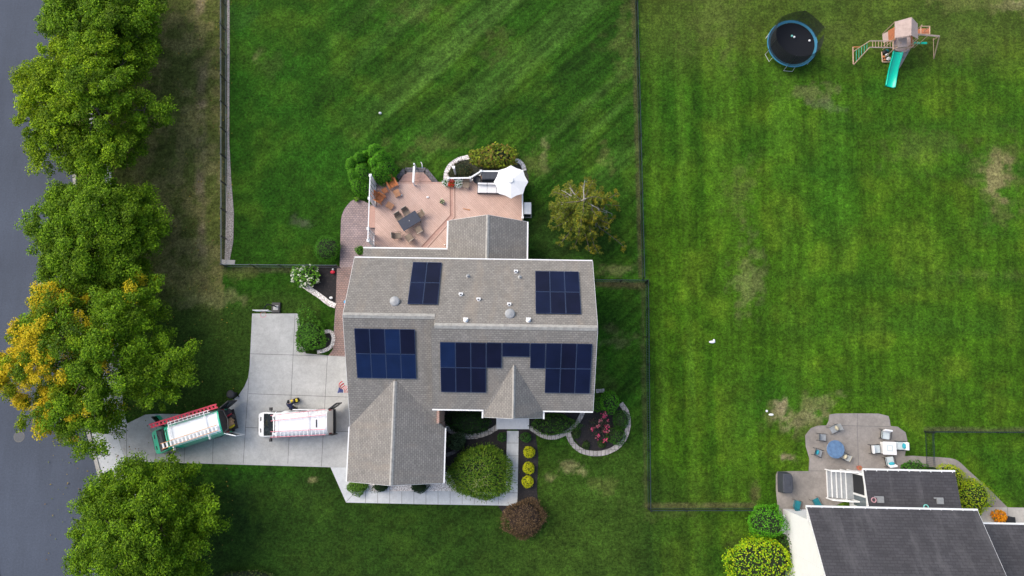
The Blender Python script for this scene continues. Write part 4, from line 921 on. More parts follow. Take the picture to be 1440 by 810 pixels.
# ================================================================ DECK AND STEPS
D0=.9; D1=1.02
dk=thing('deck','pinkish wooden deck wrapped behind the house','deck',at(600,300,0))
def dpoly(pts,z): return [(p.x,p.y) for p in P2(pts,z)]
MB().prism(dpoly([(528,256),(634,256),(634.5,303),(590,353),(590,349),(527,349)],D0),D0-.2,D0).build('lower_platform','deck_boards',dk,world=True)
MB().prism(dpoly([(637,256),(662,256),(677,245.5),(735,245.5),(735,352),(595,352),(637.5,305)],D1),D1-.3,D1).build('upper_platform','deck_boards',dk,world=True)
MB().prism(dpoly([(634.2,256),(638,256),(638.5,305),(596,352),(590,352),(634.7,303.5)],D0),D0-.18,D0+.06).build('platform_step','deck_edge',dk,world=True)
m=MB()
def pstrip(m,pts,w_,z0,z1,z):
    P=P2(pts,z)
    for a,b in zip(P,P[1:]):
        d=b-a; c=(a+b)/2; m.box((c.x,c.y,(z0+z1)/2),(d.length,w_,z1-z0),math.atan2(d.y,d.x))
pstrip(m,[(529,257.3),(631,257.3)],.1,D0-.3,D0+.012,D0); m.build('edge_board','deck_edge',dk,world=True)
m=MB(); pstrip(m,[(633.2,259),(633.6,303),(593,347)],.1,D0,D0+.01,D0); pstrip(m,[(639.4,258),(639.8,305.5),(600,350)],.08,D1,D1+.01,D1); m.each('border_board','deck_dark',dk,world=True)
m=MB()
for x,y in((531,262),(531,345),(580,262),(632,262),(632,340),(732,250),(732,340),(680,252)):
    p=at(x,y,.4); m.box((p.x,p.y,.36),(.14,.14,.70))
m.each('support_post','deck_dark',dk,world=True)
# west steps (two treads) down to paver path
m=MB(); 
for i,(x0,x1) in enumerate(((522.5,527.3),(518,522.8))):
    z=D0-.3*(i+1); m.prism(dpoly([(x0,290),(x1,290),(x1,320),(x0,320)],z),z-.05,z)
t=thing('side_steps','two pinkish deck treads between the white slatted screens','steps',at(522,305,0)); m.each('tread','deck_edge',t,world=True)
# north steps with stone border
t=thing('garden_steps','pinkish steps fanning out from the deck to the lawn','steps',at(584,250,0))
m=MB(); m.prism(dpoly([(560.5,255.5),(607,255.5),(603,250.5),(565,250.5)],.65),.55,.65); m.prism(dpoly([(564,250.5),(603,250.5),(598,244.8),(569,244.8)],.4),.3,.4); m.each('tread','deck_edge',t,world=True)
m=MB(); m.prism(dpoly([(570,246),(598,246),(595,241),(573,241)],.14),.04,.14); m.build('bottom_tread','deck_boards',t,world=True)
m=MB(); pstrip(m,[(552,258),(569.5,238.8),(598,238.8),(614,258)],.42,0,.16,.16); ob=thing('paver_border','dark grey paver border round the garden steps','garden edging',at(584,239,0)); m.each('paver_row','dark_stone',ob,world=True)
# handrail of garden steps
t=thing('step_handrail','white handrail post line running down the middle of the garden steps','handrail',at(583,250,0))
a=at(581,256,1.9); b=at(582.5,231,1.15); m=MB(); m.box((a.x,a.y,(D0+1.95)/2),(.12,.12,1.95-D0)); m.box((b.x,b.y,.65),(.12,.12,1.3))
m.each('post','vinyl',t,world=True); MB().slab([(a.x-.08,a.y,1.95),(b.x-.08,b.y-.2,1.25),(b.x+.08,b.y-.2,1.25),(a.x+.08,a.y,1.95)],.1).build('top_rail','vinyl',t,world=True)
m=MB(); 
for k in range(1,12): q=a.lerp(b,k/12); m.box((q.x,q.y,q.z-.42+.02),(.03,.03,.8))
m.each('baluster','vinyl',t,world=True)
# railing round the bay
def railing(label,pts,z,h=1.0,posts=True,name='deck_railing'):
    P=P2(pts,z); t=thing(name,label,'railing',Vector((P[0].x,P[0].y,z)))
    pm=MB(); rm=MB(); bm=MB()
    for p in P: pm.box((p.x,p.y,z+(h+.06)/2),(.13,.13,h+.06)).box((p.x,p.y,z+h+.09),(.18,.18,.05))
    pm.each('post','vinyl',t,world=True)
    for a,b in zip(P,P[1:]):
        d=b-a; c=(a+b)/2; r=math.atan2(d.y,d.x); L=d.length-.13
        rm.box((c.x,c.y,z+h),(L,.12,.06),r); rm.box((c.x,c.y,z+.12),(L,.07,.06),r)
        n=int(L/.13)
        for i in range(n): q=a+d*((i+.5)/n); bm.box((q.x,q.y,z+h*.53),(.035,.035,h*.8),r)
    rm.each('rail','vinyl',t,world=True); bm.build('balusters','vinyl',t,world=True); return t
railing('white railing wrapping the deck bay behind the grill and sofa',[(632,255.5),(662,255),(677,245.8),(705,245.8),(734,246)],D1,.95)
railing('white railing along the right edge of the deck below the umbrella',[(734.3,270),(734.6,310)],D1,.95)
p=at(641,247,0); t=thing('white_post','slim white post standing in the rock bordered bed left of the deck bay','post',p); MB().box((0,0,1.1),(.14,.14,2.2)).build('post','vinyl',t); MB().box((0,0,2.24),(.22,.22,.1)).build('post_cap','vinyl',t)
# tall slatted screens on the west side
def screen(label,a,b,h,cap):
    A=at(*a,D0);B=at(*b,D0); d=B-A; L=d.length; t=thing('deck_screen',label,'screen',A,math.atan2(d.y,d.x),'white slatted screens on the left side of the deck')
    for x in(0,L): MB().box((x,0,h/2),(.14,.14,h)).build('post','vinyl',t); MB().box((x,0,h+.03),(.22,.22,.06)).build('post_cap','vinyl',t)
    n=int(L/.34); m=MB()
    for i in range(n): m.box(((i+.5)*L/n,0,h*.52),(L/n*.72,.03,h*.86))
    m.build('slats','vinyl',t); MB().box((L/2,0,.1),(L-.14,.06,.09)).build('rail','vinyl',t)
    return t
screen('white slatted screen at the upper left corner of the deck in front of the arborvitae',(529,259),(527.5,290),2.4,1)
screen('white slatted screen on the left deck edge against the house roof',(526,331),(526,347),2.4,1)
A=at(529,259,D0)+Vector((0,0,2.4));B=at(526,347,D0)+Vector((0,0,2.4)); d=B-A; t=thing('screen_beam','thin white beam running along the tops of the deck screens','beam',A,math.atan2(d.y,d.x)); MB().box((d.length/2,0,.1),(d.length,.07,.07)).build('beam','vinyl',t)

# ================================================================ DECK FURNITURE
def rz_of(px0,py0,px1,py1): return math.atan2(-(py1-py0),px1-px0)
def lounger(label,px,py,ang):
    t=thing('adirondack_chair',label,'chair',at(px,py,D0),ang,'orange slatted deck chairs')
    back=MB(); 
    for i in range(6): x=-.27+i*.108; back.slab([(-.35,x-.045,.32),(-.62-.02*abs(i-2.5),x-.045,1.0-.02*abs(i-2.5)**2),(-.62-.02*abs(i-2.5),x+.045,1.0-.02*abs(i-2.5)**2),(-.35,x+.045,.32)],.025,Vector((-1,0,-.3)).normalized())
    back.build('backrest','orange_wood',t)
    s=MB()
    for i in range(6): s.box((-.3+i*.105,0,.33+i*.012),(.085,.6,.025))
    s.build('seat','orange_wood',t)
    for y in(-.36,.36):
        MB().box((-.05,y,.56),(.75,.13,.025)).build('armrest','orange_wood',t); MB().box((.28,y*.95,.28),(.09,.03,.55)).build('leg','orange_wood',t); MB().box((-.32,y*.95,.28),(.09,.03,.55),ry=.2).build('leg','orange_wood',t)
def footrest(label,px,py,ang):
    t=thing('footrest',label,'footrest',at(px,py,D0),ang,'wooden footrests on the deck'); s=MB()
    for i in range(6): s.box((-.27+i*.105,0,.36-abs(i-2)*.02),(.085,.5,.025))
    s.build('slats','pale_wood',t)
    for x in(-.22,.22):
        for y in(-.22,.22): MB().box((x,y,.17),(.06,.04,.33)).build('leg','pale_wood',t)
lounger('orange adirondack chair nearest the garden steps',553,261,R(-62)); footrest('pale orange footrest in front of the upper adirondack chair',559,273,R(-62))
lounger('orange adirondack chair nearest the left screen',536,281,R(-32)); footrest('pale orange footrest in front of the lower adirondack chair',549,290.5,R(-32))
t=thing('side_table','small square orange side table between the two adirondack chairs','table',at(542.3,270,D0),R(35)); s=MB()
for i in range(4): s.box((-.165+i*.11,0,.45),(.09,.44,.025))
s.build('tabletop','orange_wood',t)
for x in(-.17,.17):
    for y in(-.17,.17): MB().box((x,y,.22),(.05,.05,.44)).build('leg','orange_wood',t)
# dining set
TA=R(33)
t=thing('dining_table','dark navy rectangular dining table on the lower deck','table',at(577.5,313.5,D0),TA)
MB().box((0,0,.73),(1.72,1.02,.03)).build('tabletop','navy_table',t,bevel=.01); MB().box((0,0,.69),(1.66,.96,.045)).build('apron','black_metal',t); MB().lathe([(.035,.746),(.03,.76),(.01,.762)],n=12).build('umbrella_hole','chrome',t)
for x in(-.76,.76):
    for y in(-.42,.42): MB().box((x,y,.35),(.05,.05,.67)).build('leg','black_metal',t)
def patio_chair(label,px,py,ang,z,group,seat='taupe_mesh',frame='taupe_frame',rim='beige_rim',cat='chair',w_=.56,pillow=None,high=.92,name='patio_chair',reclined=.1):
    "faces local +x"
    t=thing(name,label,cat,at(px,py,z),ang,group); h=w_/2
    MB().slab([(h-.02,-h+.03,.44),(-h,-h+.03,.40),(-h,h-.03,.40),(h-.02,h-.03,.44)],.035).build('seat',seat,t)
    MB().slab([(-h,-h+.03,.42),(-h-reclined-.08,-h+.04,high),(-h-reclined-.08,h-.04,high),(-h,h-.03,.42)],.03,Vector((-1,0,0))).build('backrest',seat,t)
    MB().tube((-h-reclined-.09,-h+.02,high+.01),(-h-reclined-.09,h-.02,high+.01),.022).build('top_bar',rim,t)
    for s_ in(-1,1):
        y=s_*h; MB().path([(h,y,0),(h,y,.62),(-h,y,.64),(-h-reclined,y,.66)],.017,.017,6).build('arm_frame',frame,t); MB().tube((-h-.04,y*.95,0),(-h,y*.95,.5),.017).build('leg',frame,t)
    if pillow: MB().ell((-h+.12,0,.62),(.12,.2,.18)).build('pillow',pillow,t)
    return t
g_='taupe mesh chairs round the navy table'
for l,x,y,a in [('taupe chair on the upper left side of the navy table, nearer its far end',573.5,302,-57),('taupe chair on the upper left side of the navy table, nearer its left end',563.5,309,-57),
    ('taupe chair tucked under the right end of the navy table',590.5,304.5,213),('taupe chair at the lower right side of the navy table, closest to the table end',589,323.5,118),
    ('taupe chair pulled out at the bottom of the navy table',576,335,125),('taupe chair turned sideways at the lower left of the navy table',560.5,333,5)]:
    patio_chair(l,x,y,R(a),D0,g_)
patio_chair('brown folding chair under the white railing beside the flower boxes',656,262,R(-92),D1,None,'taupe_mesh')
# covered grill, round table and white sofa
p=at(689.5,250.5,D1); t=thing('covered_grill','dark grey covered grill against the railing of the deck bay','grill',p); m=MB()
m.prism([(-.72,-.42),(.75,-.42),(.75,.42),(-.72,.42)],0,.95); m.v=[(x*(1 if z<.5 else .94),y*(1 if z<.5 else .93),z) for x,y,z in m.v]; m.build('cover','cover_grey',t,bevel=.06); MB().box((0,0,.953),(.02,.72,.012)).box((-.35,0,.953),(.015,.7,.01)).each('seam','black_plastic',t)
p=at(671.5,255,D1); t=thing('fire_pot','round black pot in the corner of the deck bay beside the grill','pot',p); MB().lathe([(.2,0),(.3,.3),(.36,.52),(.33,.55),(.28,.45),(.1,.4)],n=20).build('pot','black_plastic',t)
t=thing('sofa','white cushioned outdoor sofa with dark frame below the covered grill','sofa',at(699,266.5,D1),R(-1)); MB().box((0,0,.15),(3.3,.86,.26)).build('base','cover_grey',t); MB().box((0,.38,.48),(3.3,.1,.42)).build('frame_back','cover_grey',t)
for i in range(4): MB().box((-1.21+i*.805,-.06,.37),(.79,.74,.16)).build('seat_cushion','cushion_white',t,bevel=.04); MB().box((-1.21+i*.805,.27,.6),(.78,.14,.36)).build('back_cushion','cushion_white',t,bevel=.04)
# umbrella
zu=D1+2.25; c=at(718.6,255.8,zu); t=thing('umbrella','large white octagonal umbrella over the right end of the deck bay','umbrella',(c.x,c.y,D1)); m=MB()
ap=(0,0,2.72); rim=[(math.cos(R(22.5+45*i+22.5))*1.40,math.sin(R(22.5+45*i+22.5))*1.40,2.25) for i in range(8)]; mid=[]
for i in range(8):
    a=Vector(rim[i]);b=Vector(rim[(i+1)%8]); q=(a+b)/2; q=Vector((q.x*.955,q.y*.955,2.27)); mid.append(q)
vs=[ap]+rim+mid; fs=[]
for i in range(8): fs+=[(0,1+i,9+i),(0,9+i,1+(i+1)%8)]
m.add(vs,fs); m.add([(x,y,z-.012) for x,y,z in vs],[f[::-1] for f in fs]); cn=m.build('canopy','canvas_white',t)
m=MB(); m.lathe([(.24,2.66),(.2,2.735),(.03,2.77)],n=12); m.build('vent_cap','canvas_white',cn)
MB().tube((0,0,.05),(0,0,2.7),.024).build('pole','aluminium',t); MB().lathe([(.3,0),(.3,.06),(.06,.1)],n=20).build('base','black_metal',t)
m=MB(); 
for r_ in rim: m.tube((0,0,2.66),Vector(r_)-Vector((0,0,.03)),.01,n=5)
m.each('rib','aluminium',t)
# heat pump
t=thing('air_conditioner','pale grey boxed unit beside the right edge of the deck','air conditioner',at(741.5,297,0),HR); MB().box((0,0,.5),(.62,1.05,.9)).build('casing','vent_grey',t,bevel=.02); MB().box((0,0,.975),(.6,1.0,.04)).build('lid','white_trim',t); MB().box((0,0,.03),(.75,1.2,.08)).build('pad','kerb_concrete',t); MB().box((0,-.527,.5),(.5,.02,.6)).build('grille','black_plastic',t)
# flower boxes and pots on the deck
def flowers(name,label,px,py,z,r,cols,pot=None,h=.35,leafc=((.06,.18,.02),(.1,.24,.03)),n=90,nf=80,fs=.09):
    global rng; rng=np.random.default_rng(int(px*3+py)); p=at(px,py,z); t=thing(name,label,'potted plant',p)
    MB().lathe([(.14,0),(.19,.26),(.2,.28),(.16,.27),(.05,.25)],n=14).build('pot',pot or 'black_plastic',t)
    P=np.array([p.x,p.y,z+.3])+nrm(rng.normal(size=(n,3)))*rng.random((n,1))**.4*np.array([r,r,h*.6])+np.array([0,0,h*.2]); leaf_mesh('foliage',P,rng.normal(0,.5,(n,3))+np.array([0,0,.9]),.13,pick(n,leafc),t,.5)
    if nf: F=np.array([p.x,p.y,z+.36])+nrm(rng.normal(size=(nf,3))+np.array([0,0,.6]))*np.array([r,r,h*.8])*rng.uniform(.8,1.05,(nf,1)); leaf_mesh('flowers',F,rng.normal(0,.5,(nf,3))+np.array([0,0,1]),fs,pick(nf,cols,.08),t,.9)
    return t
flowers('flower_pot','white flowering pot at the left end of the deck bay railing',627.5,259,D0,.34,((.75,.78,.75),))
flowers('flower_pot','red flowering pot between the two white ones on the deck',635.5,259.5,D1,.34,((.75,.03,.03),(.65,.04,.04)),nf=110)
flowers('flower_pot','white flowering pot on the right next to the brown folding chair',645,260,D1,.38,((.75,.8,.78),),nf=110)
flowers('potted_plant','thin pale plant in a small black pot in the middle of the deck',622.5,285,D0,.22,((.7,.75,.5),),h=.7,nf=8,n=26,leafc=((.3,.36,.16),(.4,.42,.25)))
flowers('potted_plant','small black pot of green at the top of the paver path',502.5,281.5,.05,.24,((.3,.5,.05),),nf=0,n=80,leafc=((.14,.3,.02),(.2,.38,.03)))
def rock(label,px,py,z,s,mat,name='stone',cat='stone',h=.6):
    p=at(px,py,z); t=MB().ell((0,0,s*h),(s,s*.75,s*h),9,6).build(name,mat); t.location=p; tag(t,label,cat); return t
rock('small white ornament on the bare deck floor right of the adirondack chairs',565,275,D0,.09,'white_trim','ornament','ornament',1.5)
rock('small white toy lying on the middle of the deck',601.5,277.5,D0,.12,'white_trim','toy','toy',.5)
rock('white stone at the lower end of the black hydrangea bed',466,419,.05,.16,'white_trim')
rock('tiny white ball near the lower right corner of the deck boards',625.5,344.5,D1,.07,'white_trim','ball','ball',1)
m=MB().box((0,0,.03),(.55,.07,.05)).box((.2,.05,.03),(.2,.05,.04)); t=m.build('wood_scrap','pale_wood'); t.location=at(656,294.5,D1); t.rotation_euler=(0,0,R(-15)); tag(t,'short pale stick lying on the right part of the deck','stick')
m=MB(); m.path([(0,0,.04),(.1,-.2,.05),(.12,-.45,.04)],.035,.03,6); t=m.build('garden_toy','white_trim'); t.location=at(592,228,0); tag(t,'small white and blue toy stick on the lawn above the garden steps','toy'); q=MB().tube((.12,-.45,.04),(.14,-.62,.04),.035).build('tip','blue_toy',t)
rock('small white ball alone on the left back lawn',535,160,0,.14,'white_trim','ball','ball',1)
# red garden ornament, hose box
p=at(468.5,383,.03); t=thing('garden_ornament','small red ornament with a pale top in the black hydrangea bed','ornament',p); MB().ell((0,0,.16),(.2,.15,.15)).build('body','red_toy',t); MB().ell((.03,.22,.2),(.08,.1,.12)).build('head','white_trim',t)
p=at(490,424,.05); t=thing('paint_bucket','small blue and pink toy on the brown path against the house wall','toy',at(486.5,425,.05)); MB().lathe([(.12,0),(.14,.2),(.12,.2)],n=12).build('body','blue_toy',t); MB().ell((-.02,-.2,.1),(.1,.08,.1)).build('ball','ladder_pink',t)

# ================================================================ VANS
def clerp(tab,x):
    for (x0,*a),(x1,*b) in zip(tab,tab[1:]):
        if x0>=x>=x1:
            k=(x0-x)/(x0-x1); return [p+(q-p)*k for p,q in zip(a,b)]
    return list(tab[-1][1:]) if x<tab[-1][0] else list(tab[0][1:])
# x, half width, belt z, top z
VAN=[(3.02,.70,.62,.78),(2.95,.86,.80,.95),(2.80,.94,.88,1.05),(2.62,.98,.95,1.17),(2.46,1.0,1.02,1.27),(2.40,1.01,1.04,1.33),(1.75,1.02,1.12,1.95),(1.25,1.02,1.17,2.34),(1.0,1.02,1.18,2.43),(.6,1.02,1.18,2.49),(-.5,1.02,1.18,2.52),(-2.6,1.02,1.18,2.52),(-2.88,1.01,1.18,2.50),(-2.95,1.0,1.15,2.46)]
def vtop(x,v,off=0):
    "v -1..1 across: point on upper body"
    hw,zb,zt=clerp(VAN,x); a=v; n=5
    y=a; k=1-(1-min(1,abs(a))**n)**(1/n) if abs(a)<1 else 1
    z=zt-(zt-zb)*k; hwz=hw*(1-.10*(z-zb)/max(.6,1.3))
    return Vector((x,y*hwz,z+off))
def van(label,px,py,ang,body,roofmat,group=None):
    t=thing('work_van',label,'van',at(px,py,0.075),ang,group)
    vv=[-1,-.995,-.985,-.96,-.92,-.85,-.7,-.4,0,.4,.7,.85,.92,.96,.985,.995,1]
    xs=sorted(set([r[0] for r in VAN]+[x*.3-2.4 for x in range(12)]+[2.65,2.35,1.8,1.37,.8]),reverse=True)
    vs=[];fs=[]
    for x in xs:
        hw,zb,zt=clerp(VAN,x); row=[Vector((x,-hw,.33))]+[vtop(x,v) for v in vv]+[Vector((x,hw,.33))]; vs+=row
    m_=len(vv)+2; hood_i=0; m=MB(); m.smooth=True
    for i in range(len(xs)-1):
        for j_ in range(m_-1): fs.append((i*m_+j_,i*m_+j_+1,(i+1)*m_+j_+1,(i+1)*m_+j_))
    fs.append(list(range(m_))); fs.append([(len(xs)-1)*m_+k for k in range(m_)][::-1]); fs+=[((i)*m_,(i+1)*m_,(i+1)*m_+m_-1,i*m_+m_-1) for i in range(len(xs)-1)]
    # rear opening is shown by the open doors: cap set inside
    m.add(vs,fs); m.sm=[len(f)==4 for f in m.f]; bd=m.build('body',body,t)
    def patch(x0,x1,v0,v1,off,nx=4,nv=8):
        P=[];F=[]
        for i in range(nx+1):
            for j_ in range(nv+1):
                q=vtop(x0+(x1-x0)*i/nx,v0+(v1-v0)*j_/nv); q.z+=off; P.append(q)
        for i in range(nx):
            for j_ in range(nv): a=i*(nv+1)+j_; F.append((a,a+1,a+nv+2,a+nv+1))
        m=MB(); m.smooth=True; n=len(P); m.add(P+[q-Vector((0,0,off*.8)) for q in P],F+[[n+k for k in f][::-1] for f in F]); return m
    ws=patch(2.39,1.12,-.88,.88,.02).build('windscreen','dark_glass',t); w=MB()
    for y0 in(-.5,.3): w.tube((2.36,y0,1.42),(2.12,y0+.42,1.66),.012,n=5)
    w.each('wiper','black_plastic',ws)
    patch(1.02,-2.86,-.90,.90,.012,10,12).build('roof_panel',roofmat,t)
    for s in(-1,1):
        q=MB(); q.slab([vtop(2.78,s*.32,.015),vtop(2.67,s*.30,.015),vtop(2.65,s*.62,.015),vtop(2.76,s*.66,.015)],.02); q.build('bonnet_vent','black_plastic',t)
        h=MB(); h.slab([(2.93,s*.62,.93),(2.62,s*.86,1.10),(2.70,s*.93,1.02),(2.90,s*.80,.86)],.12); h.build('headlight','headlamp',t)
        q=MB(); a=vtop(1.75,s*.99); b=vtop(.75,s*.99)
        q.slab([(1.85,s*1.025,1.25),(.78,s*1.028,1.25),(.78,s*.972,2.0),(1.38,s*.985,1.95)],.02,Vector((0,-s,0))); q.build('side_window','dark_glass',t)
        mi=MB().box((1.82,s*1.22,1.35),(.16,.24,.34)).build('mirror','black_plastic',t); MB().box((1.85,s*1.08,1.22),(.07,.16,.06)).build('mirror_arm','black_plastic',mi)
        for x in(2.1,-1.75):
            wh=MB(); q0=Vector((x,s*.80,.34)); q1=Vector((x,s*1.03,.34)); wh.tube(q0,q1,.34,n=20); wo=wh.build('wheel','rubber',t); MB().tube(Vector((x,s*1.035,.34)),Vector((x,s*1.04,.34)),.2,n=16).build('rim','chrome',wo)
        MB().box((-2.965,s*.93,1.5),(.05,.12,.7)).build('tail_light','tail_red',t)
    MB().box((2.98,0,.5),(.16,1.7,.34)).build('front_bumper','black_plastic',t,bevel=.04)
    MB().box((-3.02,0,.45),(.22,1.9,.22)).build('rear_bumper','black_plastic',t,bevel=.03)
    MB().box((3.03,0,.74),(.04,1.1,.12)).build('grille','black_plastic',t)
    return t
def rackbar(t,x,m_='aluminium',w_=1.1):
    b=MB().box((x,0,2.66),(.05,2*w_-.2,.04)); 
    b.build('rack_bar',m_,t)
    for s in(-1,1): MB().path([(x,s*(w_-.1),2.66),(x,s*(w_-.08),2.45),(x,s*.9,2.40)],.022,.022,5).build('rack_foot',m_,t)
def ladder(label,parent_t,p0,p1,w_,rail,rung,tilt=0,group='ladders carried on the vans',n=None,rw=.04,sw=.035):
    "ladder in the van frame from p0 to p1; width w_ ; tilt rotates about its length"
    Mx=Matrix.Translation(parent_t.location)@Matrix.Rotation(parent_t.rotation_euler.z,4,'Z')
    a=Mx@Vector(p0);b=Mx@Vector(p1); d=b-a; t=thing('ladder',label,'ladder',a,0,group); t.rotation_euler=(tilt,0,0); 
    from mathutils import Euler
    q=d.to_track_quat('X','Z'); t.rotation_mode='QUATERNION'; t.rotation_quaternion=q@Euler((tilt,0,0)).to_quaternion(); L=d.length
    for s in(-1,1): MB().box((L/2,s*w_/2,0),(L,sw,.08)).build('side_rail',rail,t)
    n=n or int(L/.3); r=MB()
    for i in range(n): r.box(((i+.5)*L/n,0,0),(rw,w_-.03,.03))
    r.build('rungs',rung,t); return t
# green van (nose to the street, open rear and front doors)
GA=math.pi+R(17.0); gp=at(263.5,608,1.6); 
gv=van('green work van with white roof and open rear doors facing the street on the driveway',0,0,GA,'green_paint','white_roof_paint'); gv.location=(gp.x,gp.y,.075); gv.scale=(1.03,1,1)
for x in(.75,-2.0): rackbar(gv,x,w_=1.2)
ladder('long red ladder strapped to the upper side of the green van',gv,(2.25,-1.24,2.5),(-3.15,-1.24,2.5),.28,'ladder_red','ladder_red',tilt=R(25),rw=.16,sw=.10)
ladder('white ladder with orange rails lying on the roof of the green van',gv,(1.6,.55,2.76),(-2.9,.42,2.76),.42,'ladder_orange','white_trim',rw=.13)
ladder('grey ladder in the gap between roof and red ladder of the green van',gv,(.7,-.98,2.72),(-2.6,-.98,2.72),.2,'aluminium','aluminium')
# rear load space and doors
MB().box((-2.975,0,1.42),(.03,1.72,1.9)).build('rear_opening','interior',gv)
ld=MB().box((-3.25,0,.62),(.5,1.6,.08)).build('load_floor','interior',gv)
for q,mt in (((-3.15,-.5,1.0),'red_toy'),((-3.2,.05,.95),'boxes'),((-3.12,.45,.9),'yellow'),((-3.3,-.2,.8),'interior'),((-3.22,.3,1.15),'boxes'),((-3.26,-.62,1.2),'interior')):
    MB().box(q,(.36,.34,.36),rz=.3).build('tool_crate',mt,gv)
def door(t,hinge,ang,L,z0,z1,mat,winz=None,name='rear_door'):
    d=Vector((math.cos(ang),math.sin(ang),0)); c=Vector((hinge[0],hinge[1],0))+d*L/2
    o=MB().box((c.x,c.y,(z0+z1)/2),(L,.07,z1-z0),rz=ang).build(name,mat,t,bevel=.02)
    if winz: MB().box((c.x,c.y,(winz[0]+winz[1])/2),(L*.78,.085,winz[1]-winz[0]),rz=ang).build('door_window','dark_glass',o)
door(gv,(-3.0,.98),R(150),.95,.5,2.3,'white_paint',(1.35,2.05)); door(gv,(-3.0,-.98),R(205),.98,.5,2.35,'black_plastic',(1.3,2.1))
door(gv,(1.75,-1.04),R(-62),1.15,.45,1.2,'green_paint',None,'front_door'); door(gv,(1.72,-1.06),R(-62),1.05,1.2,1.95,'black_plastic',(1.25,1.9),'door_window_frame')
MB().path([(-3.0,-.95,2.42),(-3.35,-.75,2.3),(-3.5,0,2.25),(-3.38,.75,2.3),(-3.02,.95,2.42)],.05,.05,6).build('door_frame','black_plastic',gv)
# white van
wp=at(412,595.5,1.6); wv=van('white work van with two pale ladders on its roof rack next to the person',0,0,math.pi+R(2.6),'white_paint','white_paint'); wv.location=(wp.x,wp.y,.075)
for x in(1.0,-1.55): rackbar(wv,x,w_=1.08)
ladder('pale ladder with pink rails angled across the upper side of the white van roof',wv,(1.35,-.52,2.76),(-2.9,-.80,2.76),.42,'ladder_pink','aluminium')
ladder('pale ladder with pink rails straight along the lower side of the white van roof',wv,(1.35,.72,2.76),(-2.9,.72,2.76),.42,'ladder_pink','aluminium')
MB().box((-2.15,.05,2.56),(.08,.6,.05)).build('roof_lamp','black_plastic',wv)
door(wv,(-.2,-1.10),R(176),1.9,.45,2.3,'white_paint',None,'sliding_door'); door(wv,(-2.98,-.98),R(215),.85,.5,2.3,'black_plastic',(1.3,2.05)); door(wv,(-3.0,.98),R(172),.3,.5,2.3,'black_plastic')
for i,(q,d_) in enumerate(((( 1.72,-.25,1.42),(.3,.3,.1)),((1.75,.2,1.42),(.22,.25,.12)))): pass
# ladder end sticking out seen in windscreen (pink tips)
# car under the trees
cp_=at(77,431,0); t=thing('parked_car','pale blue parked car mostly hidden under the street trees','car',(cp_.x,cp_.y,.012),R(93)); m=MB(); m.smooth=True
prof=[(2.3,.75,.62,.68),(2.2,.84,.62,.80),(1.3,.9,.62,.95),(1.1,.9,.9,.98),(.45,.86,.92,1.36),(-.9,.86,.92,1.42),(-1.7,.86,.92,1.1),(-2.15,.84,.7,1.0),(-2.3,.8,.6,.8)]
vs=[];fs=[];vv=[-1,-.97,-.88,-.6,0,.6,.88,.97,1]
for x,hw,zb,zt in prof:
    vs.append((x,-hw,.25))
    for v in vv: k=1-(1-min(1,abs(v))**4)**.25; z=zt-(zt-zb)*k; vs.append((x,v*hw*(1-.14*max(0,z-.95)/.4),z))
    vs.append((x,hw,.25))
m_=len(vv)+2
for i in range(len(prof)-1):
    for j_ in range(m_-1): fs.append((i*m_+j_,i*m_+j_+1,(i+1)*m_+j_+1,(i+1)*m_+j_))
fs+=[list(range(m_)),list(range((len(prof)-1)*m_,len(prof)*m_))[::-1]]; m.add(vs,fs); m.build('body','car_blue',t)
MB().slab([(1.08,-.7,1.03),(.5,-.64,1.38),(.5,.64,1.38),(1.08,.7,1.03)],.04).build('windscreen','dark_glass',t); MB().slab([(-.95,-.64,1.44),(-1.65,-.68,1.14),(-1.65,.68,1.14),(-.95,.64,1.44)],.04).build('rear_window','dark_glass',t)
for s in(-1,1):
    MB().slab([(.95,s*.87,1.0),(-1.4,s*.87,1.0),(-.9,s*.80,1.34),(.4,s*.80,1.31)],.03,Vector((0,-s,0))).build('side_window','dark_glass',t)
    MB().box((2.18,s*.62,.7),(.2,.3,.12)).build('headlight','headlamp',t)
    for x in(1.4,-1.4): wo=MB().tube((x,s*.68,.32),(x,s*.9,.32),.32,n=18).build('wheel','rubber',t); MB().tube((x,s*.901,.32),(x,s*.906,.32),.19,n=14).build('rim','chrome',wo)
    MB().box((.75,s*.98,1.0),(.12,.16,.12)).build('mirror','car_blue',t)

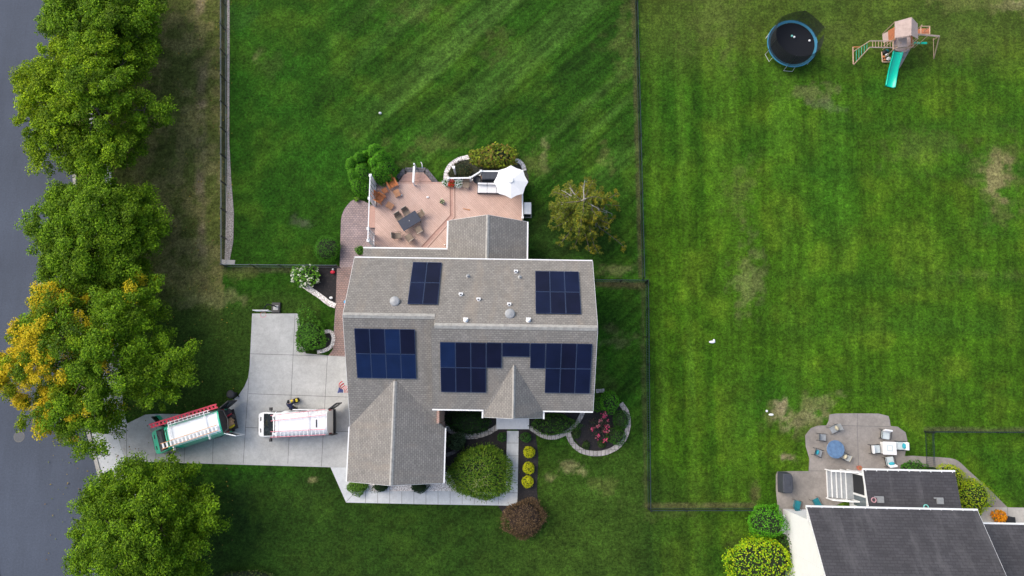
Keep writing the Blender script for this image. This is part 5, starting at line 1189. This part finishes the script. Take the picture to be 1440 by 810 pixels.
# ================================================================ PERSON
def person():
    base=at(415,573.5,.075); z=.075
    # bent forward towards the tool bag (+y is up in the picture)
    J={'pelvis':(0,-.02,.92),'spine':(0,.1,1.12),'chest':(0,.27,1.30),'neck':(0,.38,1.42),'head':(0,.47,1.52),'crown':(0,.52,1.63),
       'hipL':(-.1,-.03,.88),'kneeL':(-.13,.08,.50),'ankL':(-.13,-.08,.09),'toeL':(-.14,.10,.04),'hipR':(.1,-.03,.88),'kneeR':(.14,.04,.50),'ankR':(.15,-.14,.09),'toeR':(.17,.04,.04),
       'shL':(-.19,.29,1.33),'elL':(-.30,.42,1.08),'wrL':(-.20,.60,.92),'haL':(-.17,.66,.88),'shR':(.19,.29,1.33),'elR':(.29,.44,1.10),'wrR':(.16,.62,.94),'haR':(.13,.68,.90)}
    E=[('pelvis','spine'),('spine','chest'),('chest','neck'),('neck','head'),('head','crown'),('pelvis','hipL'),('hipL','kneeL'),('kneeL','ankL'),('ankL','toeL'),('pelvis','hipR'),('hipR','kneeR'),('kneeR','ankR'),('ankR','toeR'),
       ('chest','shL'),('shL','elL'),('elL','wrL'),('wrL','haL'),('chest','shR'),('shR','elR'),('elR','wrR'),('wrR','haR')]
    Rd={'pelvis':.15,'spine':.135,'chest':.16,'neck':.06,'head':.10,'crown':.075,'hipL':.10,'kneeL':.065,'ankL':.045,'toeL':.04,'shL':.07,'elL':.045,'wrL':.03,'haL':.035}
    for side in'LR':
        h=Vector(J['ha'+side]); w=Vector(J['wr'+side]); d=(h-w).normalized(); sx=Vector((1,0,0))
        for f in range(4):
            k='f%s%d'%(side,f); J[k]=tuple(h+sx*(f-1.5)*.022+d*.04); J[k+'b']=tuple(h+sx*(f-1.5)*.024+d*(.075-.006*abs(f-1.2))+Vector((0,0,-.02))); E+= [('ha'+side,k),(k,k+'b')]; Rd[k]=.010; Rd[k+'b']=.008
        k='t'+side; s=1 if side=='L' else -1; J[k]=tuple(h+sx*s*.045+Vector((0,0,-.01))); E.append(('ha'+side,k)); Rd[k]=.011
    names=list(J); me=bpy.data.meshes.new('tmp'); me.from_pydata([J[n] for n in names],[(names.index(a),names.index(b)) for a,b in E],[])
    o=bpy.data.objects.new('tmp',me); C.objects.link(o); o.modifiers.new('s','SKIN'); sv=me.skin_vertices[0].data
    for i,n in enumerate(names): r=Rd.get(n,Rd.get(n.replace('R','L'),.05)); sv[i].radius=(r,r); sv[i].use_root=(n=='pelvis')
    sb=o.modifiers.new('d','SUBSURF'); sb.levels=2; sb.render_levels=2
    dg=bpy.context.evaluated_depsgraph_get(); b=bpy.data.meshes.new_from_object(o.evaluated_get(dg)); bpy.data.objects.remove(o)
    b.materials.clear()
    for x in('skin','navy_cloth','black_cloth','rubber'): b.materials.append(M[x])
    for p in b.polygons:
        c=p.center
        k=1
        if c.z<.09: k=3
        elif c.z<.93 and c.y<.36: k=2
        if c.z>1.40 and c.y>.36: k=0
        if c.y>.55 and c.z<1.2: k=0
        p.material_index=k; p.use_smooth=True
    b.name='person_body'; t=thing('person','person in navy shirt and black trousers bending over a tool bag beside the white van','person',(base.x,base.y,z),R(8))
    bo=bpy.data.objects.new('body',b); C.objects.link(bo); bo.parent=t
    MB().ell((0,.50,1.60),(.115,.125,.10),14,8).build('cap','black_cloth',t); MB().box((0,.62,1.55),(.16,.12,.015),rx=-.7).build('cap_brim','black_cloth',t)
    f=MB(); f.ell((0,.575,1.50),(.018,.024,.03),8,5); f.build('nose','skin',t); MB().box((0,.572,1.445),(.05,.01,.01)).build('mouth','ladder_pink',t)
    for s in(-1,1): MB().ell((s*.035,.565,1.535),(.014,.01,.009),8,5).build('eye','black_plastic',t); MB().ell((s*.105,.47,1.52),(.014,.025,.035),8,5).build('ear','skin',t)
person()
t=thing('tool_bag','black and yellow open tool bag on the driveway in front of the bending person','tool bag',at(416,563.5,.075),R(20)); MB().box((0,0,.2),(.62,.34,.4)).build('bag','black_cloth',t,bevel=.04); MB().box((-.16,.05,.44),(.22,.2,.1)).build('drill','yellow',t,bevel=.02); MB().box((.2,-.03,.43),(.16,.26,.08)).build('tape','yellow',t,bevel=.02); MB().path([(-.3,0,.38),(-.15,0,.58),(.15,0,.58),(.3,0,.38)],.015,.015,6).build('handle','black_plastic',t)
t=thing('work_bag','small black bag on the driveway at the left of the bending person','bag',at(410.5,573,.075),R(-10)); MB().box((0,0,.15),(.32,.36,.3)).build('bag','black_cloth',t,bevel=.05); MB().path([(-.1,0,.3),(0,0,.42),(.1,0,.3)],.012,.012,6).build('handle','black_plastic',t)

# ================================================================ FLAG, HOOP, BIN
A=at(474.5,552.5,3.9); B=at(491,553,3.1); t=thing('national_flag','striped flag with blue canton hanging from a pole on the garage wall','flag',(B.x,B.y,B.z))
MB().tube(B+Vector((.35,0,-.3)),A+Vector((-.1,0,.06)),.02).build('pole','white_trim',t,world=True)
nx,ny=13,20; m=MB(); top0=A;top1=B+Vector((-.1,0,.05)); F0=at(479.5,537.5,2.8); F1=at(491.5,546,2.5)
def fp(u,v):   # u across stripes 0..1 along hoist, v along the fly
    h=top0.lerp(top1,u); f=F0.lerp(F1,u); p=h.lerp(f,v); p=p+Vector((.10*math.sin(v*7+u*4)*v-.18*v*(1-v),.10*math.cos(u*8)*v+.25*v*(1-v),-.1*math.sin(v*3.1))); return p
vs=[fp(i/13,k/ny) for i in range(14) for k in range(ny+1)]
for i in range(13):
    for k in range(ny):
        m.mi=2 if (i<7 and k<8) else (0 if i%2==0 else 1); a=i*(ny+1)+k; m.f.append([a,a+1,a+ny+2,a+ny+1]); m.m.append(m.mi); m.sm.append(True)
m.v=[tuple(v) for v in vs]; m.f2=None; fl=m.build('cloth',['flag_red','flag_white','flag_blue'],t,world=True)
so_=fl.modifiers.new('t','SOLIDIFY'); so_.thickness=.006
st=MB()
for i in range(6):
    for k in range(5): p=fp((i+.6)/13,(k+.8)/ny*1.35); st.ell(p+Vector((-.006,0,.008)),(.016,.016,.006),5,3)
st.build('stars','flag_white',t,world=True)
p=at(389,433,0); t=thing('basketball_hoop','portable basketball hoop on a dark base at the top edge of the driveway','basketball hoop',p)
MB().box((0,0,.1),(.75,.9,.2)).build('base','black_plastic',t,bevel=.06); MB().box((0,-.0,.215),(.42,.4,.03)).build('base_weight','vent_grey',t)
MB().path([(0,.1,.2),(0,.05,2.2),(0,-.55,3.1)],.06,.05,8).build('pole','black_metal',t); MB().box((0,-.62,3.25),(1.25,.04,.85)).build('backboard','white_trim',t)
m=MB(); n=16
for i in range(n): a=2*math.pi*i/n;b=2*math.pi*(i+1)/n; m.tube((math.cos(a)*.23,-.9+math.sin(a)*.23,3.0),(math.cos(b)*.23,-.9+math.sin(b)*.23,3.0),.015,n=5)
m.build('rim','ladder_pink',t); m=MB()
for i in range(12): a=2*math.pi*i/12; m.tube((math.cos(a)*.22,-.9+math.sin(a)*.22,2.98),(math.cos(a+.3)*.13,-.9+math.sin(a+.3)*.13,2.6),.008,n=4)
m.build('net','white_trim',t)
t=thing('waste_bin','black wheeled bin on the grass at the curve of the driveway','bin',at(330.5,554.5,0),R(30)); MB().lathe([(.24,0),(.3,.85),(.31,.9)],n=4).build('bin_body','black_plastic',t); MB().ell((0,0,.92),(.33,.36,.08)).build('lid','black_plastic',t)
for s in(-1,1): MB().tube((s*.2,-.28,.1),(s*.26,-.28,.1),.1,n=12).build('wheel','rubber',t)

# ================================================================ TRAMPOLINE
c=at(1114.5,61,.9); t=thing('trampoline','round black trampoline with blue edge pad and tall dark safety net','trampoline',(c.x,c.y,0)); R0=2.1
n=48; m=MB(); m.lathe([(.01,.885),(R0-.16,.87),(R0-.16,.86),(.01,.87)],n=n).build('jump_mat','tramp_mat',t)
m=MB(); vs=[];fs=[]
for i in range(n):
    a=2*math.pi*i/n
    for r,z in((R0-.15,.90),(R0+.10,.92),(R0+.12,.86),(R0-.15,.87)): vs.append((math.cos(a)*r,math.sin(a)*r,z))
for i in range(n):
    for k in range(4): fs.append((i*4+k,((i+1)%n)*4+k,((i+1)%n)*4+(k+1)%4,i*4+(k+1)%4))
m.add(vs,fs); m.build('edge_pad','tramp_pad',t)
for i in range(6):
    a=2*math.pi*(i+.25)/6; b=a+.35
    m=MB(); m.path([(math.cos(a)*R0,math.sin(a)*R0,.86),(math.cos(a)*(R0+.1),math.sin(a)*(R0+.1),.03),(math.cos(b)*(R0+.1),math.sin(b)*(R0+.1),.03),(math.cos(b)*R0,math.sin(b)*R0,.86)],.022,.022,6); m.build('leg','aluminium',t)
    m=MB(); m.path([(math.cos(a)*(R0+.12),math.sin(a)*(R0+.12),.3),(math.cos(a)*(R0+.14),math.sin(a)*(R0+.14),2.5),(math.cos(a)*(R0+.05),math.sin(a)*(R0+.05),2.72)],.02,.02,6); m.build('net_pole','black_metal',t)
m=MB(); vs=[];fs=[]; zs=[.9,1.5,2.1,2.62]
for i in range(n):
    a=2*math.pi*i/n; sc=1-.05*abs(math.sin(3*(a-.26)))
    for z in zs: r=(R0+.04)*(1-(1-sc)*(z-.9)/1.7); vs.append((math.cos(a)*r,math.sin(a)*r,z-(.1*abs(math.sin(3*(a-.26))) if z>2.5 else 0)))
for i in range(n):
    if i in(0,1): continue
    for k in range(3): fs.append((i*4+k,((i+1)%n)*4+k,((i+1)%n)*4+k+1,i*4+k+1))
m.add(vs,fs); m.build('safety_net','safety_net',t)
for px,py,l,mt in((1113.2,51.3,'teal ball touching a white one near the middle of the trampoline','ring_teal'),(1116.3,52.8,'white ball touching the teal one near the middle of the trampoline','white_trim'),(1137.8,57.8,'single white ball on the right side of the trampoline','white_trim')):
    b=MB().ell((0,0,.1),(.1,.1,.1),12,8).build('ball',mt); b.location=at(px,py,.9); b.location.z=.885; tag(b,l,'ball','balls on the trampoline')

# ================================================================ PLAY SET
ps=thing('play_set','wooden play tower with grey brown roof, swing beam and monkey bars','play set',at(1262,74,0))
def beam(name,a,b,w_=.09,mat='play_wood'): 
    return MB().tube(a,b,w_*.6,n=4).build(name,mat,ps,world=True)
RZ=3.9
rA,rB,rC,rD=at(1258.5,30.5,3.35),at(1258.5,53.5,3.35),at(1282,24,RZ),at(1281.5,49.5,RZ); rE,rF=at(1290.5,33.5,3.3),at(1291,54.5,3.3)
m=MB(); m.slab([rA,rC,rD,rB],.05); m.slab([rC,rE,rF,rD],.05); m.each('roof','play_roof',ps,world=True)
m=MB(); m.slab([at(1262,54,2.75),at(1275,52.5,2.9),at(1275.5,65,2.6),at(1262.5,67,2.5)],.05); m.each('porch_roof','play_roof',ps,world=True)
# tower posts standing on ground
c1,c2,c3,c4=at(1256,52,1.6),at(1280,50,1.6),at(1280,68,1.6),at(1257,69,1.6)
for q in(c1,c2,c3,c4): beam('tower_post',(q.x,q.y,0),(q.x,q.y,3.3 if q in(c1,c2) else 2.7),.1)
for q in(rB,rF,rA,rE): beam('roof_post',(q.x*.985+c1.x*.015,q.y,1.4),(q.x*.985+c1.x*.015,q.y,q.z),.08)
m=MB(); pl=[(at(*q,1.5).x,at(*q,1.5).y) for q in((1254,42),(1283,40),(1284,66),(1272,74),(1256,70))]; m.prism(pl,1.4,1.5).build('platform','play_roof',ps,world=True)
m=MB(); m.slab([at(1249,43,1.3),at(1258,38,2.1),at(1259,56,2.1),at(1250,59,1.3)],.04); m.build('side_panel','play_cedar',ps,world=True)
m=MB(); m.slab([at(1241,48,1.1),at(1249,44,1.25),at(1250,58,1.25),at(1242,60,1.1)],.04); m.build('canopy_panel','play_roof',ps,world=True)
for a,b in(((1257,68),(1283,66)),((1284,66),(1284,56)),((1256,58),(1256,70))): 
    for z in(1.8,2.3): beam('guard_rail',at(*a,z),at(*b,z),.07,'play_cedar' if z<2 else 'play_wood')
m=MB(); m.slab([at(1281,50,2.2),at(1284,48,2.2),at(1284,66,1.7),at(1281,66,1.7)],.04); m.build('front_panel','play_cedar',ps,world=True)
# climbing ramp
m=MB(); m.slab([at(1267,73,1.5),at(1282,66,1.5),at(1265,96,0.02),at(1261.5,95,.02)],.05); m.build('climbing_ramp','play_roof',ps,world=True)
m=MB()
for k,(x,y,z) in enumerate(((1270,76,1.25),(1275,74,1.2),(1267,83,.8),(1271,81,.85),(1265,89,.4))): q=at(x,y,z+.06); m.ell(q,(.08,.08,.05),7,4)
m.each('climbing_hold','vent_grey',ps,world=True)
# slide
cen=[(1262.5,73,1.55),(1261.5,78,1.45),(1258.5,88,1.05),(1256,98,.62),(1254,108,.28),(1252.5,117,.12),(1251.5,122,.1)]
m=MB(); vs=[];fs=[]; m.smooth=True; cw=.42
for i,(x,y,z) in enumerate(cen):
    q=at(x,y,z); a=at(*cen[max(0,i-1)]); b=at(*cen[min(len(cen)-1,i+1)]); d=(b-a); d.z=0; d.normalize(); nn=Vector((-d.y,d.x,0))
    for o,dz in((-cw,.14),(-cw+.06,.13),(-cw+.10,0),(0,-.02),(cw-.10,0),(cw-.06,.13),(cw,.14),(cw,-.08),(-cw,-.08)): vs.append(q+nn*o+Vector((0,0,dz)))
k_=9
for i in range(len(cen)-1):
    for j_ in range(k_): fs.append((i*k_+j_,i*k_+(j_+1)%k_,(i+1)*k_+(j_+1)%k_,(i+1)*k_+j_))
m.add(vs,fs); m.build('slide','slide_green',ps,world=True)
# monkey bars
H2=2.05; a1,a2=at(1256,57.5,H2),at(1256,67,H2); b1,b2=at(1223,57.5,H2),at(1223,66.5,H2); f1,f2=at(1200.5,72,0.0),at(1200.5,91,0)
beam('monkey_bar_rail',a1,b1,.08,'play_roof'); beam('monkey_bar_rail',a2,b2,.08,'play_roof'); beam('ladder_leg',b1,f1,.08); beam('ladder_leg',b2,f2,.08); g1=at(1201,67,.0)
beam('foot_beam',at(1199.5,66,.1),at(1200,90,.1),.09)
beam('foot_beam',at(1199.5,66,.3),at(1211,66,.8),.08,'play_cedar')
for i in range(1,8): beam('monkey_bar',b1.lerp(a1,i/8),b2.lerp(a2,i/8),.035,'play_wood')
for i in range(1,6): beam('ladder_rung',b1.lerp(f1,i/6),b2.lerp(f2,i/6),.028,'slide_green')
# swing beam, A frame and swings
s0=at(1288,48,2.35); s1=at(1321,50.8,2.35); beam('swing_beam',s0,s1,.13,'play_roof'); beam('a_frame_leg',s1,at(1313,82.5,0),.09); beam('a_frame_leg',s1,at(1312.5,56,0) ,.09); beam('a_frame_brace',at(1313,82,.05),at(1312.7,53.5,.9),.05)
for px in(1290,1299.5):
    top=at(px+10,49.5,2.33); bot=at(px,60.5,.5)
    for s_ in(-.22,.22): MB().tube((top.x+s_,top.y,2.33),(bot.x+s_,bot.y,.55),.008,n=4).build('swing_chain','chrome',ps,world=True)
    m=MB(); m.box((bot.x,bot.y,.5),(.52,.2,.05)); m.build('swing_seat','slide_green',ps,world=True,bevel=.02)
# side balcony
q=[(1295,37),(1307.5,37),(1307.5,48),(1295,48)]
m=MB(); m.prism([(at(x,y,1.5).x,at(x,y,1.5).y) for x,y in[(1296,40),(1307,40),(1307,48),(1284,48),(1284,42)]],1.42,1.5).build('balcony_floor','play_cedar',ps,world=True)
for i in range(4): beam('balcony_rail',at(*q[i],2.4),at(*q[(i+1)%4],2.4),.07)
for x,y in q: p=at(x,y,2.4); beam('balcony_post',(p.x,p.y,0),(p.x,p.y,2.4),.07)
# sandbox corner with toys, flag post
for a,b in(((1240,73),(1241,87)),((1241,87),(1252,87))): beam('sandbox_edge',at(*a,.12),at(*b,.12),.1)
t=thing('toy_box','jumble of dark and white toys beside the slide under the play tower','toys',at(1245,78,0)); 
for i,(x,y,mt,s) in enumerate(((1244,74,'black_plastic',.25),(1247,77,'white_trim',.18),(1243,80,'orange_wood',.15),(1249,83,'white_trim',.22),(1247,72,'dark_teal',.2),(1244,84,'play_cedar',.14))): p=at(x,y,.1); MB().ell((p.x,p.y,s*.7),(s,s*.8,s*.7),8,5).build('toy',mt,t,world=True)
# ================================================================ NEIGHBOUR'S PATIO
PZ_=.06
t=thing('glass_table','round blue glass patio table','table',at(1169.3,630.8,PZ_)); MB().lathe([(.70,.70),(.72,.715),(.70,.73)],n=36).build('tabletop','blue_glass',t); MB().lathe([(.03,.731),(.02,.745)],n=10).build('umbrella_hole','chrome',t)
for i in range(4): a=i*1.571+.6; MB().path([(math.cos(a)*.55,math.sin(a)*.55,.70),(math.cos(a)*.2,math.sin(a)*.2,.4),(math.cos(a)*.5,math.sin(a)*.5,0)],.018,.018,6).build('leg','black_metal',t)
g_='grey chairs round the blue table'
patio_chair('grey and tan chair at the top of the blue round table, set back',1169,603,R(205),PZ_,g_,'grey_mesh','black_metal','grey_mesh',w_=.6,pillow='tan_cushion')
patio_chair('plain grey chair at the upper left of the blue round table',1153.5,614.5,R(-5),PZ_,g_,'grey_mesh','black_metal','black_metal',w_=.56)
patio_chair('grey chair with a teal pillow left of the blue round table',1147.5,636,R(-20),PZ_,g_,'grey_mesh','black_metal','black_metal',w_=.58,pillow='teal_cushion')
patio_chair('grey and tan chair at the lower right of the blue round table',1181.5,640,R(150),PZ_,g_,'grey_mesh','black_metal','tan_cushion',w_=.54,pillow='tan_cushion')
t=thing('fire_table','square white fire pit table among white cushioned chairs','table',at(1245.5,629.5,PZ_),R(-2)); MB().box((0,0,.3),(.92,.92,.56)).build('body','vinyl',t,bevel=.02); MB().box((0,0,.6),(1.08,1.02,.05)).build('tabletop','canvas_white',t,bevel=.01); MB().box((0,0,.628),(.5,.5,.012)).build('burner_lid','pale_cushion',t); MB().box((0,0,.637),(.3,.3,.012)).build('burner_panel','vinyl',t)
def lounge(label,px,py,ang,pil):
    t=thing('lounge_chair',label,'chair',at(px,py,PZ_),ang,'white cushioned chairs round the fire table')
    MB().box((0,0,.26),(.66,.68,.06)).build('seat_frame','black_metal',t); MB().box((.02,0,.36),(.66,.62,.15)).build('seat_cushion','pale_cushion',t,bevel=.04); MB().box((-.33,0,.62),(.14,.62,.48),ry=-.25).build('back_cushion','canvas_white',t,bevel=.04)
    for s in(-1,1):
        MB().path([(.33,s*.36,0),(.33,s*.36,.55),(-.38,s*.36,.58),(-.42,s*.36,0)],.02,.02,6).build('arm_frame','black_metal',t)
    if pil: MB().ell((-.17,0,.56),(.14,.24,.15),10,6).build('pillow','teal_cushion',t)
lounge('white cushioned chair above the fire table at the top edge of the patio',1242,611,R(-98),None); lounge('white cushioned chair left of the fire table',1228,631,R(2),None)
lounge('white cushioned chair with teal pillow right of the fire table',1263,626.5,R(178),1); lounge('white cushioned chair with teal pillow below the fire table',1248,648,R(98),1)
def flower(): pass
flowers('terracotta_pot','empty terracotta pot near the corner of the dark lower roof',1206.5,657.5,PZ_,.01,((.2,.1,.1),),pot='terracotta',nf=0,n=4)
t=thing('covered_grill','dark covered grill at the left edge of the neighbouring patio','grill',at(1100.5,677.5,PZ_),R(-2)); m=MB(); m.prism([(-.42,-.82),(.36,-.82),(.46,-.5),(.46,.5),(.36,.82),(-.42,.82),(-.45,0)],0,1.1); m.v=[(x*(1 if z<.5 else .88),y*(1 if z<.5 else .92),z) for x,y,z in m.v]; m.build('cover','cover_grey',t,bevel=.08); MB().box((0,.12,1.11),(.4,.5,.05)).build('hood','cover_grey',t,bevel=.03)
patio_chair('wicker chair with dark teal cushion nearest the white gable wall',1118,708,R(75),PZ_,'teal cushioned wicker chairs','dark_teal','taupe_frame','taupe_frame',w_=.6); patio_chair('wicker chair with dark teal cushion closer to the white steps',1145,705,R(115),PZ_,'teal cushioned wicker chairs','dark_teal','taupe_frame','taupe_frame',w_=.6)
flowers('potted_mums','pot of orange flowers on the concrete pad at the right edge',1400,724.5,.06,.5,((.70,.30,.01),(.65,.22,.01)),h=.7,nf=420,fs=.12,pot='terracotta')
t=thing('storage_bin','dark grey storage bin next to the orange flowers','bin',at(1414,730.5,.06),HR); MB().box((0,0,.3),(.62,.55,.6)).build('bin_body','cover_grey',t,bevel=.03); MB().box((0,0,.63),(.68,.6,.06)).build('lid','black_plastic',t,bevel=.02)
# rings left on the dark lower roof
for px,py,mt,l in((1228.5,703,'tyre_ring_pink','pink toy ring lying on the dark lower roof'),(1302,713,'ring_teal','teal toy ring at the edge of the dark roof')):
    p=hit(px,py,Vector((27,-6,3.1+.03)),Vector((0,.2,1)).normalized()); m=MB(); n=18
    for i in range(n): a=2*math.pi*i/n;b=2*math.pi*(i+1)/n; m.tube((math.cos(a)*.17,math.sin(a)*.17,0),(math.cos(b)*.17,math.sin(b)*.17,0),.04,n=5)
    o=m.build('toy_ring',mt); o.location=p+Vector((0,0,.03)); o.rotation_euler=(-.2,0,0); tag(o,l,'toy ring')
# litter on lawn
m=MB().ell((0,0,.08),(.28,.12,.08),8,5).ell((.16,.1,.08),(.1,.16,.06),8,5); o=m.build('plastic_bag','white_trim'); o.location=at(1001,481,0); tag(o,'crumpled white bag on the middle of the right lawn','bag')
m=MB().ell((0,0,.06),(.22,.1,.06),8,5); o=m.build('paper_scrap','white_trim'); o.location=at(1084,583,0); tag(o,'white scrap on the grass beside the bare patch near the patio','paper'); 
m=MB().ell((0,0,.05),(.1,.1,.05),8,5); o=m.build('paper_scrap','white_trim'); o.location=at(1078,578,0); tag(o,'tiny white scrap upper left of the larger one near the bare patch','paper')
